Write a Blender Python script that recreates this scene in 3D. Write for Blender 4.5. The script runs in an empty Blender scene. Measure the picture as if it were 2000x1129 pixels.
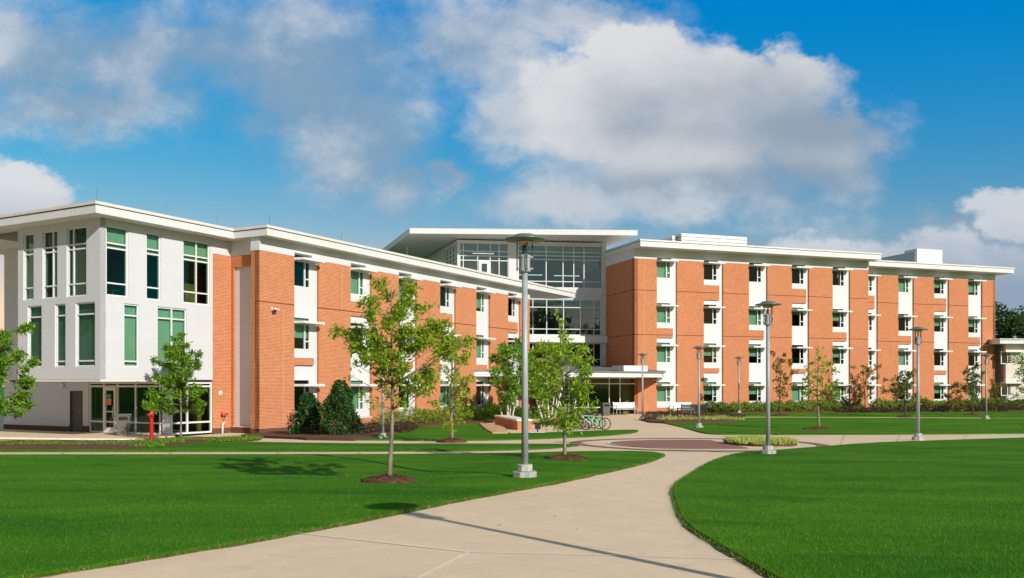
import bpy, math, random
import numpy as np
from mathutils import Vector, Matrix
from mathutils.geometry import delaunay_2d_cdt
random.seed(7); RNG = np.random.default_rng(7)
SC = bpy.context.scene; COL = SC.collection
# ------------------------------------------------ camera, world, sun, exposure
F = 1740.0; CX = 1000.0; HY = 752.0          # focal length, principal column and horizon row, in photo pixels
cam = bpy.data.cameras.new('camera'); cam_o = bpy.data.objects.new('camera', cam); COL.objects.link(cam_o)
cam.sensor_width = 36; cam.lens = 36*F/2000; cam.shift_y = (HY-564.5)/2000
cam.clip_start = .1; cam.clip_end = 3000
cam_o.rotation_euler = (math.pi/2, 0, 0); SC.camera = cam_o
SUN_EL = math.radians(26.3); SUN_AZ = math.atan2(.62, -.78)   # compass direction of the sun, from +Y towards +X
world = bpy.data.worlds.new('World'); SC.world = world; world.use_nodes = True
sun = bpy.data.lights.new('sun', 'SUN'); sun_o = bpy.data.objects.new('sun', sun); COL.objects.link(sun_o)
sun.energy = 5.0; sun.angle = math.radians(.5); sun.color = (1, .93, .84)
S = Vector((math.sin(SUN_AZ)*math.cos(SUN_EL), math.cos(SUN_AZ)*math.cos(SUN_EL), math.sin(SUN_EL)))
sun_o.rotation_euler = S.to_track_quat('Z', 'Y').to_euler(); sun_o.location = (20, -20, 30)
SC.view_settings.view_transform = 'Standard'; SC.view_settings.look = 'None'
SC.view_settings.exposure = -0.04; SC.view_settings.gamma = 1
SC.cycles.use_denoising = True
SC.cycles.max_bounces = 8; SC.cycles.transparent_max_bounces = 12

class NT:
    """small helper around a node tree"""
    def __init__(s, tree): s.t = tree; s.n = tree.nodes; s.l = tree.links
    def new(s, kind, **kw):
        n = s.n.new(kind)
        for k, v in kw.items(): setattr(n, k, v)
        return n
    def put(s, sock, v):
        if isinstance(v, bpy.types.NodeSocket): s.l.new(v, sock)
        elif v is not None:
            if hasattr(sock.default_value, '__len__') and hasattr(v, '__len__') and len(sock.default_value) == 4 and len(v) == 3: v = (*v, 1)
            sock.default_value = v
    def math(s, op, a, b=None, c=None, clamp=False):
        n = s.new('ShaderNodeMath', operation=op, use_clamp=clamp)
        s.put(n.inputs[0], a); s.put(n.inputs[1], b)
        if c is not None: s.put(n.inputs[2], c)
        return n.outputs[0]
    def mix(s, f, a, b, blend='MIX'):
        n = s.new('ShaderNodeMix', data_type='RGBA', blend_type=blend)
        s.put(n.inputs[0], f); s.put(n.inputs[6], a); s.put(n.inputs[7], b)
        return n.outputs[2]
    def noise(s, vec, scale, detail=4, rough=.5, dist=0.0):
        n = s.new('ShaderNodeTexNoise'); s.put(n.inputs['Vector'], vec)
        n.inputs['Scale'].default_value = scale; n.inputs['Detail'].default_value = detail
        n.inputs['Roughness'].default_value = rough; n.inputs['Distortion'].default_value = dist
        return n
    def rng(s, v, a, b, c=0.0, d=1.0, smooth=False):
        n = s.new('ShaderNodeMapRange'); n.interpolation_type = 'SMOOTHSTEP' if smooth else 'LINEAR'
        s.put(n.inputs[0], v)
        for i, x in enumerate((a, b, c, d)): s.put(n.inputs[i+1], x)
        return n.outputs[0]
    def comb(s, x, y, z):
        n = s.new('ShaderNodeCombineXYZ'); s.put(n.inputs[0], x); s.put(n.inputs[1], y); s.put(n.inputs[2], z); return n.outputs[0]
    def vmath(s, op, a, b):
        n = s.new('ShaderNodeVectorMath', operation=op); s.put(n.inputs[0], a); s.put(n.inputs[1], b); return n.outputs[0]

def build_world():
    w = NT(world.node_tree); w.n.clear()
    sky = w.new('ShaderNodeTexSky', sky_type='NISHITA'); sky.sun_disc = False
    sky.sun_elevation = SUN_EL; sky.sun_rotation = SUN_AZ; sky.air_density = 1.0; sky.dust_density = .6; sky.ozone_density = 3.0
    tc = w.new('ShaderNodeTexCoord'); sep = w.new('ShaderNodeSeparateXYZ'); w.l.new(tc.outputs['Generated'], sep.inputs[0])
    y = w.math('MAXIMUM', w.math('ABSOLUTE', sep.outputs[1]), .08)
    u = w.math('DIVIDE', sep.outputs[0], y); v = w.math('DIVIDE', sep.outputs[2], y)
    uv0 = w.comb(u, w.math('MULTIPLY', v, 1.35), 0.0)
    wa = w.noise(uv0, 5.0, 3, .55); wb = w.noise(uv0, 22.0, 8, .62)
    sa = w.new('ShaderNodeSeparateXYZ'); w.l.new(wa.outputs['Color'], sa.inputs[0]); sb = w.new('ShaderNodeSeparateXYZ'); w.l.new(wb.outputs['Color'], sb.inputs[0])
    def warp(q, i): return w.math('ADD', q, w.math('ADD', w.math('MULTIPLY', w.math('SUBTRACT', sa.outputs[i], .5), .10), w.math('MULTIPLY', w.math('SUBTRACT', sb.outputs[i], .5), .075)))
    uw, vw = warp(u, 0), warp(v, 1)
    uv = uv0
    n1 = w.noise(uv, 3.2, 8, .55, .15); n2 = w.noise(w.vmath('ADD', uv, (5.2, 1.3, .7)), 11, 6, .6); n3 = w.noise(w.vmath('ADD', uv, (1.2, 7.3, .2)), 3.0, 6, .5)
    nA = w.math('SUBTRACT', n1.outputs[0], .5); nB = w.math('SUBTRACT', n2.outputs[0], .5)
    wob = w.math('ADD', w.math('MULTIPLY', nA, .9), w.math('MULTIPLY', nB, .55))
    wobs = w.math('ADD', w.math('MULTIPLY', nA, 2.0), w.math('MULTIPLY', nB, .7))
    def ell(px, py, ax, by, rot=0.0):
        du = w.math('SUBTRACT', uw, (px-CX)/F); dv = w.math('SUBTRACT', vw, (HY-py)/F)
        c, s_ = math.cos(rot), math.sin(rot)
        a = w.math('ADD', w.math('MULTIPLY', du, c*F/ax), w.math('MULTIPLY', dv, s_*F/ax))
        b = w.math('ADD', w.math('MULTIPLY', du, -s_*F/by), w.math('MULTIPLY', dv, c*F/by))
        d = w.math('SQRT', w.math('ADD', w.math('MULTIPLY', a, a), w.math('MULTIPLY', b, b)))
        return w.math('SUBTRACT', 1.0, d)
    def union(*es):
        r = es[0]
        for e in es[1:]: r = w.math('MAXIMUM', r, e)
        return r
    # crisp sunlit cumulus
    cum = union(ell(1370, 215, 370, 185), ell(1240, 125, 140, 115), ell(1470, 165, 220, 125), ell(1580, 260, 180, 130), ell(1150, 230, 170, 150), ell(1330, 310, 280, 100))
    cum2 = union(ell(1640, 520, 170, 85), ell(1800, 540, 190, 100), ell(1960, 590, 200, 110), ell(1975, 425, 110, 75), ell(45, 395, 125, 78), ell(-60, 380, 140, 90))
    crisp = w.rng(w.math('ADD', cum, w.math('MULTIPLY', wob, .42)), .0, w.rng(v, (HY-330)/F, (HY-130)/F, .62, .30), smooth=True)
    crisp2 = w.rng(w.math('ADD', cum2, w.math('MULTIPLY', wob, .5)), .0, .34, smooth=True)
    # broad soft grey sheet of cloud
    soft = union(ell(330, 100, 420, 150), ell(600, 120, 330, 200), ell(690, 270, 170, 190), ell(770, 370, 90, 80), ell(930, 90, 170, 140), ell(990, 230, 90, 90), ell(60, 90, 260, 130), ell(1120, 390, 200, 70), ell(1360, 375, 320, 75), ell(1680, 290, 120, 140), ell(200, 190, 300, 90), ell(1900, 480, 170, 80), ell(860, 340, 70, 45), ell(1100, 20, 260, 60))
    softm = w.math('MULTIPLY', w.rng(w.math('ADD', soft, wobs), -.25, .72, smooth=True), .86)
    # cloud tones: bright crowns, grey bases
    def relh(cy, h): return w.rng(v, (HY-cy-h)/F, (HY-cy+h)/F)
    t1 = w.math('ADD', relh(245, 190), w.math('ADD', w.math('MULTIPLY', nA, 1.3), w.math('MULTIPLY', w.math('SUBTRACT', n3.outputs[0], .5), 1.6)))
    t1 = w.math('ADD', t1, w.math('MULTIPLY', w.rng(w.math('ABSOLUTE', w.math('SUBTRACT', v, (HY-305)/F)), .0, .035, 1, 0, True), .25))
    c1 = w.mix(w.rng(t1, .18, 1.0, smooth=True), (.34, .44, .56), (.86, .87, .89))
    t2 = w.math('ADD', w.rng(v, (HY-580)/F, (HY-420)/F), w.math('MULTIPLY', nA, 2.0))
    c2 = w.mix(w.rng(t2, .0, .9, smooth=True), (.34, .45, .60), (.74, .79, .86))
    left = w.math('LESS_THAN', u, -.35)
    c2 = w.mix(left, c2, w.mix(w.rng(w.math('ADD', relh(400, 60), nA), .0, .8), (.5, .57, .68), (.86, .87, .9)))
    cs = w.mix(w.rng(w.math('ADD', n3.outputs[0], w.math('ADD', w.math('MULTIPLY', nA, .7), w.math('MULTIPLY', nB, .6))), .36, .66, smooth=True), (.30, .44, .60), (.72, .76, .82))
    # sky: the Nishita colour, more saturated and deeper overhead
    # unseen grey cloud added overhead and behind the viewpoint to neutralise the fill light
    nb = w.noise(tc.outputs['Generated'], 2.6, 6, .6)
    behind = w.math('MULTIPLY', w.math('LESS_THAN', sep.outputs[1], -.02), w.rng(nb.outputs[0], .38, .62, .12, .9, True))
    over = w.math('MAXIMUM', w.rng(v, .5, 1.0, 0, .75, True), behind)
    hs = w.new('ShaderNodeHueSaturation'); hs.inputs['Saturation'].default_value = 1.45; w.l.new(sky.outputs[0], hs.inputs['Color'])
    skyc = w.mix(1.0, hs.outputs[0], w.mix(w.rng(v, .0, .15), (1.2, 1.0, .9), w.mix(w.rng(v, .08, .42), (2.7, 1.12, .80), (.05, 1.80, 1.78))), 'MULTIPLY')
    skyc = w.mix(w.rng(u, .35, -.45), skyc, w.mix(1.0, skyc, (1.25, .97, .84), 'MULTIPLY'), 'MIX')
    K = 9.0                                      # clouds are given in units of the picture, the sky texture in its own
    def up(c): return w.mix(1.0, c, (K, K, K), 'MULTIPLY')
    col = w.mix(softm, skyc, up(cs)); col = w.mix(w.math('MULTIPLY', crisp2, .97), col, up(c2)); col = w.mix(crisp, col, up(c1))
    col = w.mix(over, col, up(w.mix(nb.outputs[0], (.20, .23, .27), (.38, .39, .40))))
    col = w.mix(w.rng(sep.outputs[2], -.02, .02), skyc, col)
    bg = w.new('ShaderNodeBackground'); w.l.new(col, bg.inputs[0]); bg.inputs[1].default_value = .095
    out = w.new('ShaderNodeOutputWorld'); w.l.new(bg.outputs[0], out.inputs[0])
build_world()

# ------------------------------------------------ materials
MATS = {}
def mat(name, color=(.5, .5, .5), rough=.7, metal=0.0, var=0.0, vscale=3.0, bump=0.0, bscale=30.0, spec=.4, coord='Object', detail=5, stretch=None, color2=None, lo=.35, hi=.65, fine=None):
    m = bpy.data.materials.new(name); m.use_nodes = True; t = NT(m.node_tree); b = t.n['Principled BSDF']
    tc = t.new('ShaderNodeTexCoord'); vec = tc.outputs[coord]
    if stretch:
        mp = t.new('ShaderNodeMapping'); t.l.new(vec, mp.inputs[0]); mp.inputs['Scale'].default_value = stretch; vec = mp.outputs[0]
    col = (*color, 1)
    if color2 or var:
        n = t.noise(vec, vscale, detail, .6)
        c2 = color2 or tuple(max(0, c*(1-var)) for c in color); c1 = color if color2 else tuple(min(1, c*(1+var*.6)) for c in color)
        col = t.mix(t.rng(n.outputs[0], lo, hi), c1, c2)
        if fine:
            n5 = t.noise(vec, fine[0], 3, .7); col = t.mix(t.rng(n5.outputs[0], .4, .75, 0, fine[2] if len(fine) > 2 else .8), col, fine[1])
    t.put(b.inputs['Base Color'], col); b.inputs['Roughness'].default_value = rough; b.inputs['Metallic'].default_value = metal
    b.inputs['Specular IOR Level'].default_value = spec
    if bump:
        n2 = t.noise(vec, bscale, 4, .6); bp = t.new('ShaderNodeBump'); bp.inputs['Strength'].default_value = bump; bp.inputs['Distance'].default_value = .02
        t.l.new(n2.outputs[0], bp.inputs['Height']); t.l.new(bp.outputs[0], b.inputs['Normal'])
    MATS[name] = m; return m

def brick_mat(name, c1, c2, mortar, lines=(), rw=.20, rh=.0667):
    m = bpy.data.materials.new(name); m.use_nodes = True; t = NT(m.node_tree); b = t.n['Principled BSDF']
    tc = t.new('ShaderNodeTexCoord'); sp = t.new('ShaderNodeSeparateXYZ'); t.l.new(tc.outputs['Object'], sp.inputs[0])
    vec = t.comb(t.math('ADD', sp.outputs[0], sp.outputs[1]), sp.outputs[2], 0.0)
    br = t.new('ShaderNodeTexBrick'); t.l.new(vec, br.inputs['Vector'])
    for k, v in (('Scale', 1.0), ('Mortar Size', .0062), ('Mortar Smooth', .1), ('Bias', -.1), ('Brick Width', rw), ('Row Height', rh)): br.inputs[k].default_value = v
    br.inputs['Color1'].default_value = (*c1, 1); br.inputs['Color2'].default_value = (*c2, 1); br.inputs['Mortar'].default_value = (*mortar, 1)
    n = t.noise(vec, .6, 5, .6); n2 = t.noise(vec, 6.0, 4, .7)
    col = t.mix(t.rng(n.outputs[0], .3, .7, 0, .20), br.outputs[0], (c1[0]*.72, c1[1]*.68, c1[2]*.6))
    col = t.mix(t.rng(n2.outputs[0], .45, .75, 0, .25), col, (c2[0]*1.15, c2[1]*1.25, c2[2]*1.3))
    for z in lines:     # recessed joints at the floor lines
        d = t.math('ABSOLUTE', t.math('SUBTRACT', sp.outputs[2], z)); col = t.mix(t.math('LESS_THAN', d, .028), col, (.20, .075, .035))
    t.put(b.inputs['Base Color'], col); b.inputs['Roughness'].default_value = .85; b.inputs['Specular IOR Level'].default_value = .2
    bp = t.new('ShaderNodeBump'); bp.inputs['Strength'].default_value = .5; bp.inputs['Distance'].default_value = .01
    inv = t.math('SUBTRACT', 1.0, br.outputs['Fac']); t.l.new(t.math('ADD', inv, t.math('MULTIPLY', n2.outputs[0], .3)), bp.inputs['Height']); t.l.new(bp.outputs[0], b.inputs['Normal'])
    MATS[name] = m; return m

def panel_mat(name, color, jw=3.0, jh=.6, dark=.86):
    m = bpy.data.materials.new(name); m.use_nodes = True; t = NT(m.node_tree); b = t.n['Principled BSDF']
    tc = t.new('ShaderNodeTexCoord'); sp = t.new('ShaderNodeSeparateXYZ'); t.l.new(tc.outputs['Object'], sp.inputs[0])
    vec = t.comb(t.math('ADD', sp.outputs[0], sp.outputs[1]), sp.outputs[2], 0.0)
    br = t.new('ShaderNodeTexBrick'); t.l.new(vec, br.inputs['Vector'])
    for k, v in (('Scale', 1.0), ('Mortar Size', .006), ('Brick Width', jw), ('Row Height', jh)): br.inputs[k].default_value = v
    c2 = tuple(c*.975 for c in color)
    br.inputs['Color1'].default_value = (*color, 1); br.inputs['Color2'].default_value = (*c2, 1); br.inputs['Mortar'].default_value = (*[c*dark for c in color], 1)
    mp = t.new('ShaderNodeMapping'); t.l.new(vec, mp.inputs[0]); mp.inputs['Scale'].default_value = (4, .5, 1)
    n = t.noise(mp.outputs[0], 1.0, 6, .65)
    col = t.mix(t.rng(n.outputs[0], .45, .8, 0, .12), br.outputs[0], tuple(c*.8 for c in color))
    t.put(b.inputs['Base Color'], col); b.inputs['Roughness'].default_value = .55; b.inputs['Specular IOR Level'].default_value = .3
    MATS[name] = m; return m

def glass_mat(name, tint, refl=1.0, wav=.012, gcol=(.70, .90, .74)):
    m = bpy.data.materials.new(name); m.use_nodes = True; t = NT(m.node_tree); t.n.clear()
    tr = t.new('ShaderNodeBsdfTransparent'); tr.inputs[0].default_value = (*tint, 1)
    gl = t.new('ShaderNodeBsdfGlossy'); gl.inputs['Roughness'].default_value = .0; gl.inputs[0].default_value = (*gcol, 1)
    tc = t.new('ShaderNodeTexCoord'); n = t.noise(tc.outputs['Object'], 1.3, 2, .5)
    bp = t.new('ShaderNodeBump'); bp.inputs['Strength'].default_value = .25; bp.inputs['Distance'].default_value = wav
    t.l.new(n.outputs[0], bp.inputs['Height']); t.l.new(bp.outputs[0], gl.inputs['Normal'])
    fr = t.new('ShaderNodeFresnel'); fr.inputs[0].default_value = 1.55
    mx = t.new('ShaderNodeMixShader'); t.l.new(t.math('MULTIPLY', fr.outputs[0], 1.0*refl, clamp=True), mx.inputs[0])
    t.l.new(tr.outputs[0], mx.inputs[1]); t.l.new(gl.outputs[0], mx.inputs[2])
    o = t.new('ShaderNodeOutputMaterial'); t.l.new(mx.outputs[0], o.inputs[0]); MATS[name] = m; return m

def leaf_mat(name, a, b_, c=None, trans=.4):
    m = bpy.data.materials.new(name); m.use_nodes = True; t = NT(m.node_tree); b = t.n['Principled BSDF']
    g = t.new('ShaderNodeNewGeometry'); r = g.outputs['Random Per Island']
    col = t.mix(r, a, b_)
    if c:
        col = t.mix(t.math('GREATER_THAN', t.math('FRACT', t.math('MULTIPLY', r, 7.31)), .82), col, c)
    t.put(b.inputs['Base Color'], col); b.inputs['Roughness'].default_value = .45; b.inputs['Specular IOR Level'].default_value = .35
    tl = t.new('ShaderNodeBsdfTranslucent'); t.put(tl.inputs[0], t.mix(.35, col, (.25, .45, .03)))
    mx = t.new('ShaderNodeMixShader'); mx.inputs[0].default_value = trans
    o = t.n['Material Output']; t.l.new(b.outputs[0], mx.inputs[1]); t.l.new(tl.outputs[0], mx.inputs[2]); t.l.new(mx.outputs[0], o.inputs[0])
    MATS[name] = m; return m

BR1, BR2, MOR = (.55, .170, .064), (.42, .112, .039), (.76, .52, .32)
brick_mat('brick', BR1, BR2, MOR, lines=(7.27, 3.86))
brick_mat('brick_low', BR1, BR2, MOR)
brick_mat('brick_base', (.15, .065, .04), (.11, .045, .03), (.2, .12, .08))
panel_mat('white_panel', (.60, .605, .62)); panel_mat('white_flat', (.635, .64, .65), 6.0, 9.0, .95)
panel_mat('cream_panel', (.66, .60, .52))
mat('white_paint', (.70, .70, .69), .4, var=.04, vscale=1.5)
mat('fascia', (.67, .67, .66), .5, var=.06, vscale=2, stretch=(3, 3, .5))
mat('fascia_cap', (.68, .64, .58), .5, var=.08, vscale=2)
mat('soffit', (.70, .66, .60), .8, var=.05, vscale=1)
mat('roof_top', (.17, .175, .18), .6, var=.15, vscale=2)
mat('frame_alu', (.72, .72, .71), .35, spec=.5)
mat('dark_gap', (.02, .02, .02), .9)
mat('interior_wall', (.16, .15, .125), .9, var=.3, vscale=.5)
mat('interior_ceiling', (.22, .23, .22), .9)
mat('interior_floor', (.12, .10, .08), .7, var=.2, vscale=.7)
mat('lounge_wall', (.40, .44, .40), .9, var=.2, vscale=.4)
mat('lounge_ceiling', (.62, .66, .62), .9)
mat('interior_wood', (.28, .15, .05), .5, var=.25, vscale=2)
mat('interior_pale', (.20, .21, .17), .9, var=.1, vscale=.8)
mat('blind', (.44, .46, .42), .9, var=.05, vscale=3)
mat('door_brown', (.085, .078, .066), .5, var=.1)
mat('grey_metal', (.33, .35, .36), .4, metal=.75, var=.12, vscale=6)
mat('pole_metal', (.36, .38, .39), .5, metal=.1, var=.10, vscale=9, spec=.5)
mat('shade_metal', (.17, .21, .20), .35, metal=.4, var=.1, vscale=8)
mat('dark_metal', (.03, .035, .035), .5, metal=.3)
mat('lens', (.65, .45, .3), .25, spec=.5)
mat('concrete_base', (.44, .43, .38), .9, var=.25, vscale=7, bump=.4, bscale=60)
mat('red_paint', (.55, .01, .012), .35, var=.15, vscale=9, spec=.5)
mat('green_paint', (.04, .62, .12), .35, spec=.5); mat('blue_paint', (.03, .06, .25), .35, spec=.5)
mat('rubber', (.015, .015, .015), .8); mat('chrome', (.6, .6, .6), .3, metal=.9); mat('violet_paint', (.12, .10, .2), .4)
mat('poster_orange', (.70, .25, .06), .8, var=.2, vscale=20); mat('poster_teal', (.08, .30, .30), .8, var=.3, vscale=25)
mat('bark', (.26, .21, .155), .95, var=.45, vscale=12, stretch=(1, 1, .3), bump=.8, bscale=30)
mat('bark_pale', (.78, .72, .62), .9, var=.4, vscale=9, bump=.5)
mat('bark_dark', (.10, .08, .06), .95, var=.4, vscale=9, bump=.5)
mat('mulch', (.13, .050, .026), .98, color2=(.055, .021, .011), vscale=9, bump=1.0, bscale=35, fine=(60, (.19, .09, .05)))
mat('straw', (.66, .42, .24), .95, color2=(.50, .29, .14), vscale=11, bump=1.0, bscale=40)
mat('brick_paver', (.30, .125, .095), .9, color2=(.21, .085, .065), vscale=9, bump=.4, bscale=40, fine=(50, (.38, .22, .17)))
mat('soil', (.16, .12, .045), .95, color2=(.07, .10, .02), vscale=14, bump=.8, bscale=50)
mat('grass_far', (.030, .15, .008), .95, color2=(.05, .19, .014), vscale=.25, bump=.6, bscale=14, spec=.1)
leaf_mat('grass_blade', (.030, .200, .003), (.056, .28, .006), (.12, .30, .012), .45)
leaf_mat('foliage_grass', (.05, .20, .01), (.10, .27, .02), (.15, .30, .03), .4)
leaf_mat('dry_grass', (.30, .24, .09), (.16, .22, .03), (.40, .30, .14), .3)
leaf_mat('leaf_oak', (.17, .33, .014), (.42, .55, .03), (.48, .36, .05), .5)
leaf_mat('leaf_bright', (.26, .43, .02), (.50, .62, .04), (.10, .22, .01), .5)
leaf_mat('leaf_mid', (.11, .29, .014), (.26, .45, .025), (.04, .12, .01), .45)
leaf_mat('leaf_dark', (.018, .065, .012), (.04, .11, .02), (.08, .16, .04), .2)
leaf_mat('leaf_brown', (.13, .14, .03), (.24, .17, .04), (.28, .10, .035), .4)
leaf_mat('leaf_olive', (.07, .13, .022), (.15, .21, .03), (.19, .11, .03), .4)
leaf_mat('leaf_purple', (.07, .03, .035), (.11, .05, .045), (.05, .06, .02), .2)
leaf_mat('leaf_yellow', (.50, .54, .10), (.75, .72, .28), (.26, .40, .05), .4)
leaf_mat('leaf_hedge', (.13, .26, .02), (.30, .42, .04), (.25, .20, .04), .38)
leaf_mat('leaf_forest', (.014, .045, .010), (.035, .085, .015), (.06, .12, .02), .2)
leaf_mat('flower_white', (.75, .72, .66), (.6, .5, .45), None, .2)
leaf_mat('flower_red', (.62, .01, .015), (.45, .01, .02), None, .2)
_m = MATS['grass_blade']; _t = NT(_m.node_tree); _tc = _t.new('ShaderNodeTexCoord'); _mp = _t.new('ShaderNodeMapping'); _t.l.new(_tc.outputs['Object'], _mp.inputs[0]); _mp.inputs['Scale'].default_value = (.30, .9, 1); _mp.inputs['Rotation'].default_value = (0, 0, .3)
_n = _t.noise(_mp.outputs[0], .85, 6, .65, .5); _b = _t.n['Principled BSDF']; _src = _b.inputs['Base Color'].links[0].from_socket
_c = _t.mix(_t.rng(_n.outputs[0], .32, .64), _t.mix(1.0, _src, (.68, .82, .7), 'MULTIPLY'), _t.mix(1.0, _src, (2.1, 1.25, 1.4), 'MULTIPLY')); _t.l.new(_c, _b.inputs['Base Color'])
glass_mat('glass_green', (.50, .74, .60), .75); glass_mat('glass_lounge', (.46, .72, .64), 5.0, gcol=(.72, 1.0, .95))

def concrete_mat():
    m = bpy.data.materials.new('concrete'); m.use_nodes = True; t = NT(m.node_tree); b = t.n['Principled BSDF']
    tc = t.new('ShaderNodeTexCoord'); v = tc.outputs['Object']
    a = t.noise(v, .28, 5, .6, .4); c = t.noise(v, 2.3, 6, .65, .6); d = t.noise(v, 45, 3, .7)
    mp = t.new('ShaderNodeMapping'); t.l.new(v, mp.inputs[0]); mp.inputs['Scale'].default_value = (.7, 2.2, 1); mp.inputs['Rotation'].default_value = (0, 0, .5)
    e = t.noise(mp.outputs[0], 1.5, 6, .7, 1.2)
    col = t.mix(t.rng(a.outputs[0], .3, .7), (.79, .59, .385), (.71, .545, .37))
    col = t.mix(t.rng(c.outputs[0], .35, .72, 0, .45), col, (.52, .42, .31))
    col = t.mix(t.rng(e.outputs[0], .58, .72, 0, .5), col, (.34, .28, .22))
    col = t.mix(t.rng(d.outputs[0], .45, .8, 0, .35), col, (.80, .67, .51))
    t.put(b.inputs['Base Color'], col); b.inputs['Roughness'].default_value = .88; b.inputs['Specular IOR Level'].default_value = .25
    bp = t.new('ShaderNodeBump'); bp.inputs['Strength'].default_value = .35; bp.inputs['Distance'].default_value = .004
    t.l.new(d.outputs[0], bp.inputs['Height']); t.l.new(bp.outputs[0], b.inputs['Normal']); MATS['concrete'] = m
    m2 = m.copy(); m2.name = 'concrete_light'; MATS['concrete_light'] = mat('concrete_light', (.78, .72, .64), .85, var=.12, vscale=3)
concrete_mat()

def lawn_mat():
    m = bpy.data.materials.new('lawn'); m.use_nodes = True; t = NT(m.node_tree); b = t.n['Principled BSDF']
    tc = t.new('ShaderNodeTexCoord'); v = tc.outputs['Object']
    mp = t.new('ShaderNodeMapping'); t.l.new(v, mp.inputs[0]); mp.inputs['Scale'].default_value = (.30, .9, 1); mp.inputs['Rotation'].default_value = (0, 0, .3)
    a = t.noise(mp.outputs[0], .85, 6, .65, .5); c = t.noise(v, 3, 6, .7); d = t.noise(v, 60, 3, .7)
    col = t.mix(t.rng(a.outputs[0], .32, .64), (.024, .15, .003), (.11, .275, .010))
    col = t.mix(t.rng(c.outputs[0], .5, .78, 0, .5), col, (.10, .24, .02))
    col = t.mix(t.rng(d.outputs[0], .35, .6, .45, 0), col, (.010, .07, .004))
    t.put(b.inputs['Base Color'], col); b.inputs['Roughness'].default_value = .9; b.inputs['Specular IOR Level'].default_value = .1
    bp = t.new('ShaderNodeBump'); bp.inputs['Strength'].default_value = .9; bp.inputs['Distance'].default_value = .04
    t.l.new(t.math('ADD', d.outputs[0], c.outputs[0]), bp.inputs['Height']); t.l.new(bp.outputs[0], b.inputs['Normal']); MATS['lawn'] = m
lawn_mat()

# ------------------------------------------------ geometry helpers
class MB:
    """collects vertices and faces of one part"""
    def __init__(s): s.v = []; s.f = []
    def add(s, vs, fs):
        n = len(s.v); s.v += [tuple(p) for p in vs]; s.f += [tuple(i+n for i in f) for f in fs]; return s
    def box(s, x0, y0, z0, x1, y1, z1):
        x0, x1 = sorted((x0, x1)); y0, y1 = sorted((y0, y1)); z0, z1 = sorted((z0, z1))
        return s.add([(x0,y0,z0),(x1,y0,z0),(x1,y1,z0),(x0,y1,z0),(x0,y0,z1),(x1,y0,z1),(x1,y1,z1),(x0,y1,z1)],
                     [(0,3,2,1),(4,5,6,7),(0,1,5,4),(1,2,6,5),(2,3,7,6),(3,0,4,7)])
    def prism(s, poly, z0, z1):
        n = len(poly); area = sum(poly[i][0]*poly[(i+1) % n][1]-poly[(i+1) % n][0]*poly[i][1] for i in range(n))
        if area < 0: poly = poly[::-1]
        zb = z0 if hasattr(z0, '__len__') else [z0]*n; zt = z1 if hasattr(z1, '__len__') else [z1]*n
        return s.add([(p[0], p[1], zb[i]) for i, p in enumerate(poly)]+[(p[0], p[1], zt[i]) for i, p in enumerate(poly)],
                     [tuple(range(n-1, -1, -1)), tuple(range(n, 2*n))]+[(i, (i+1) % n, n+(i+1) % n, n+i) for i in range(n)])
    def tube(s, pts, rad, seg=8, cap=True):
        pts = [Vector(p) for p in pts]; n = len(pts); rads = rad if hasattr(rad, '__len__') else [rad]*n
        vs = []; prev = None
        for i, p in enumerate(pts):
            d = (pts[min(i+1, n-1)]-pts[max(i-1, 0)])
            d = d.normalized() if d.length > 1e-9 else Vector((0, 0, 1))
            a = prev if prev else (Vector((1, 0, 0)) if abs(d.x) < .9 else Vector((0, 1, 0)))
            a = (a-d*a.dot(d)).normalized(); b = d.cross(a); prev = a
            for k in range(seg):
                t = 2*math.pi*k/seg; vs.append(p+(a*math.cos(t)+b*math.sin(t))*rads[i])
        fs = [(i*seg+k, i*seg+(k+1) % seg, (i+1)*seg+(k+1) % seg, (i+1)*seg+k) for i in range(n-1) for k in range(seg)]
        if cap: fs += [tuple(range(seg-1, -1, -1)), tuple((n-1)*seg+k for k in range(seg))]
        return s.add(vs, fs)
    def lathe(s, prof, seg=24, c=(0, 0, 0)):
        vs = [(c[0]+r*math.cos(2*math.pi*k/seg), c[1]+r*math.sin(2*math.pi*k/seg), c[2]+z) for r, z in prof for k in range(seg)]
        n = len(prof); fs = [(i*seg+k, i*seg+(k+1) % seg, (i+1)*seg+(k+1) % seg, (i+1)*seg+k) for i in range(n-1) for k in range(seg)]
        fs += [tuple(range(seg-1, -1, -1)), tuple((n-1)*seg+k for k in range(seg))]
        return s.add(vs, fs)
    def torus(s, c, R, r, seg=24, ms=6, axis='y', sq=1.0):
        vs = []
        for i in range(seg):
            a = 2*math.pi*i/seg
            for j in range(ms):
                b = 2*math.pi*j/ms; rr = R+r*math.cos(b); h = r*math.sin(b)
                vs.append((c[0]+rr*math.cos(a), c[1]+h, c[2]+rr*math.sin(a)) if axis == 'y' else (c[0]+rr*math.cos(a), c[1]+rr*math.sin(a), c[2]+h*sq))
        return s.add(vs, [(i*ms+j, i*ms+(j+1) % ms, ((i+1) % seg)*ms+(j+1) % ms, ((i+1) % seg)*ms+j) for i in range(seg) for j in range(ms)])
    def mesh(s, name, m, smooth=False):
        me = bpy.data.meshes.new(name); me.from_pydata(s.v, [], s.f); me.validate()
        if m: me.materials.append(MATS[m])
        if smooth: me.polygons.foreach_set('use_smooth', [True]*len(me.polygons))
        return me
    def build(s, name, m, parent=None, frame=None, smooth=False, bevel=0, **kw):
        o = bpy.data.objects.new(name, s.mesh(name, m, smooth)); COL.objects.link(o)
        if frame: o.location = frame.o; o.rotation_euler = (0, 0, frame.a)
        if parent: put(o, parent)
        if bevel:
            b = o.modifiers.new('bevel', 'BEVEL'); b.width = bevel; b.segments = 2; b.limit_method = 'ANGLE'
        tag(o, **kw); return o
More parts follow.
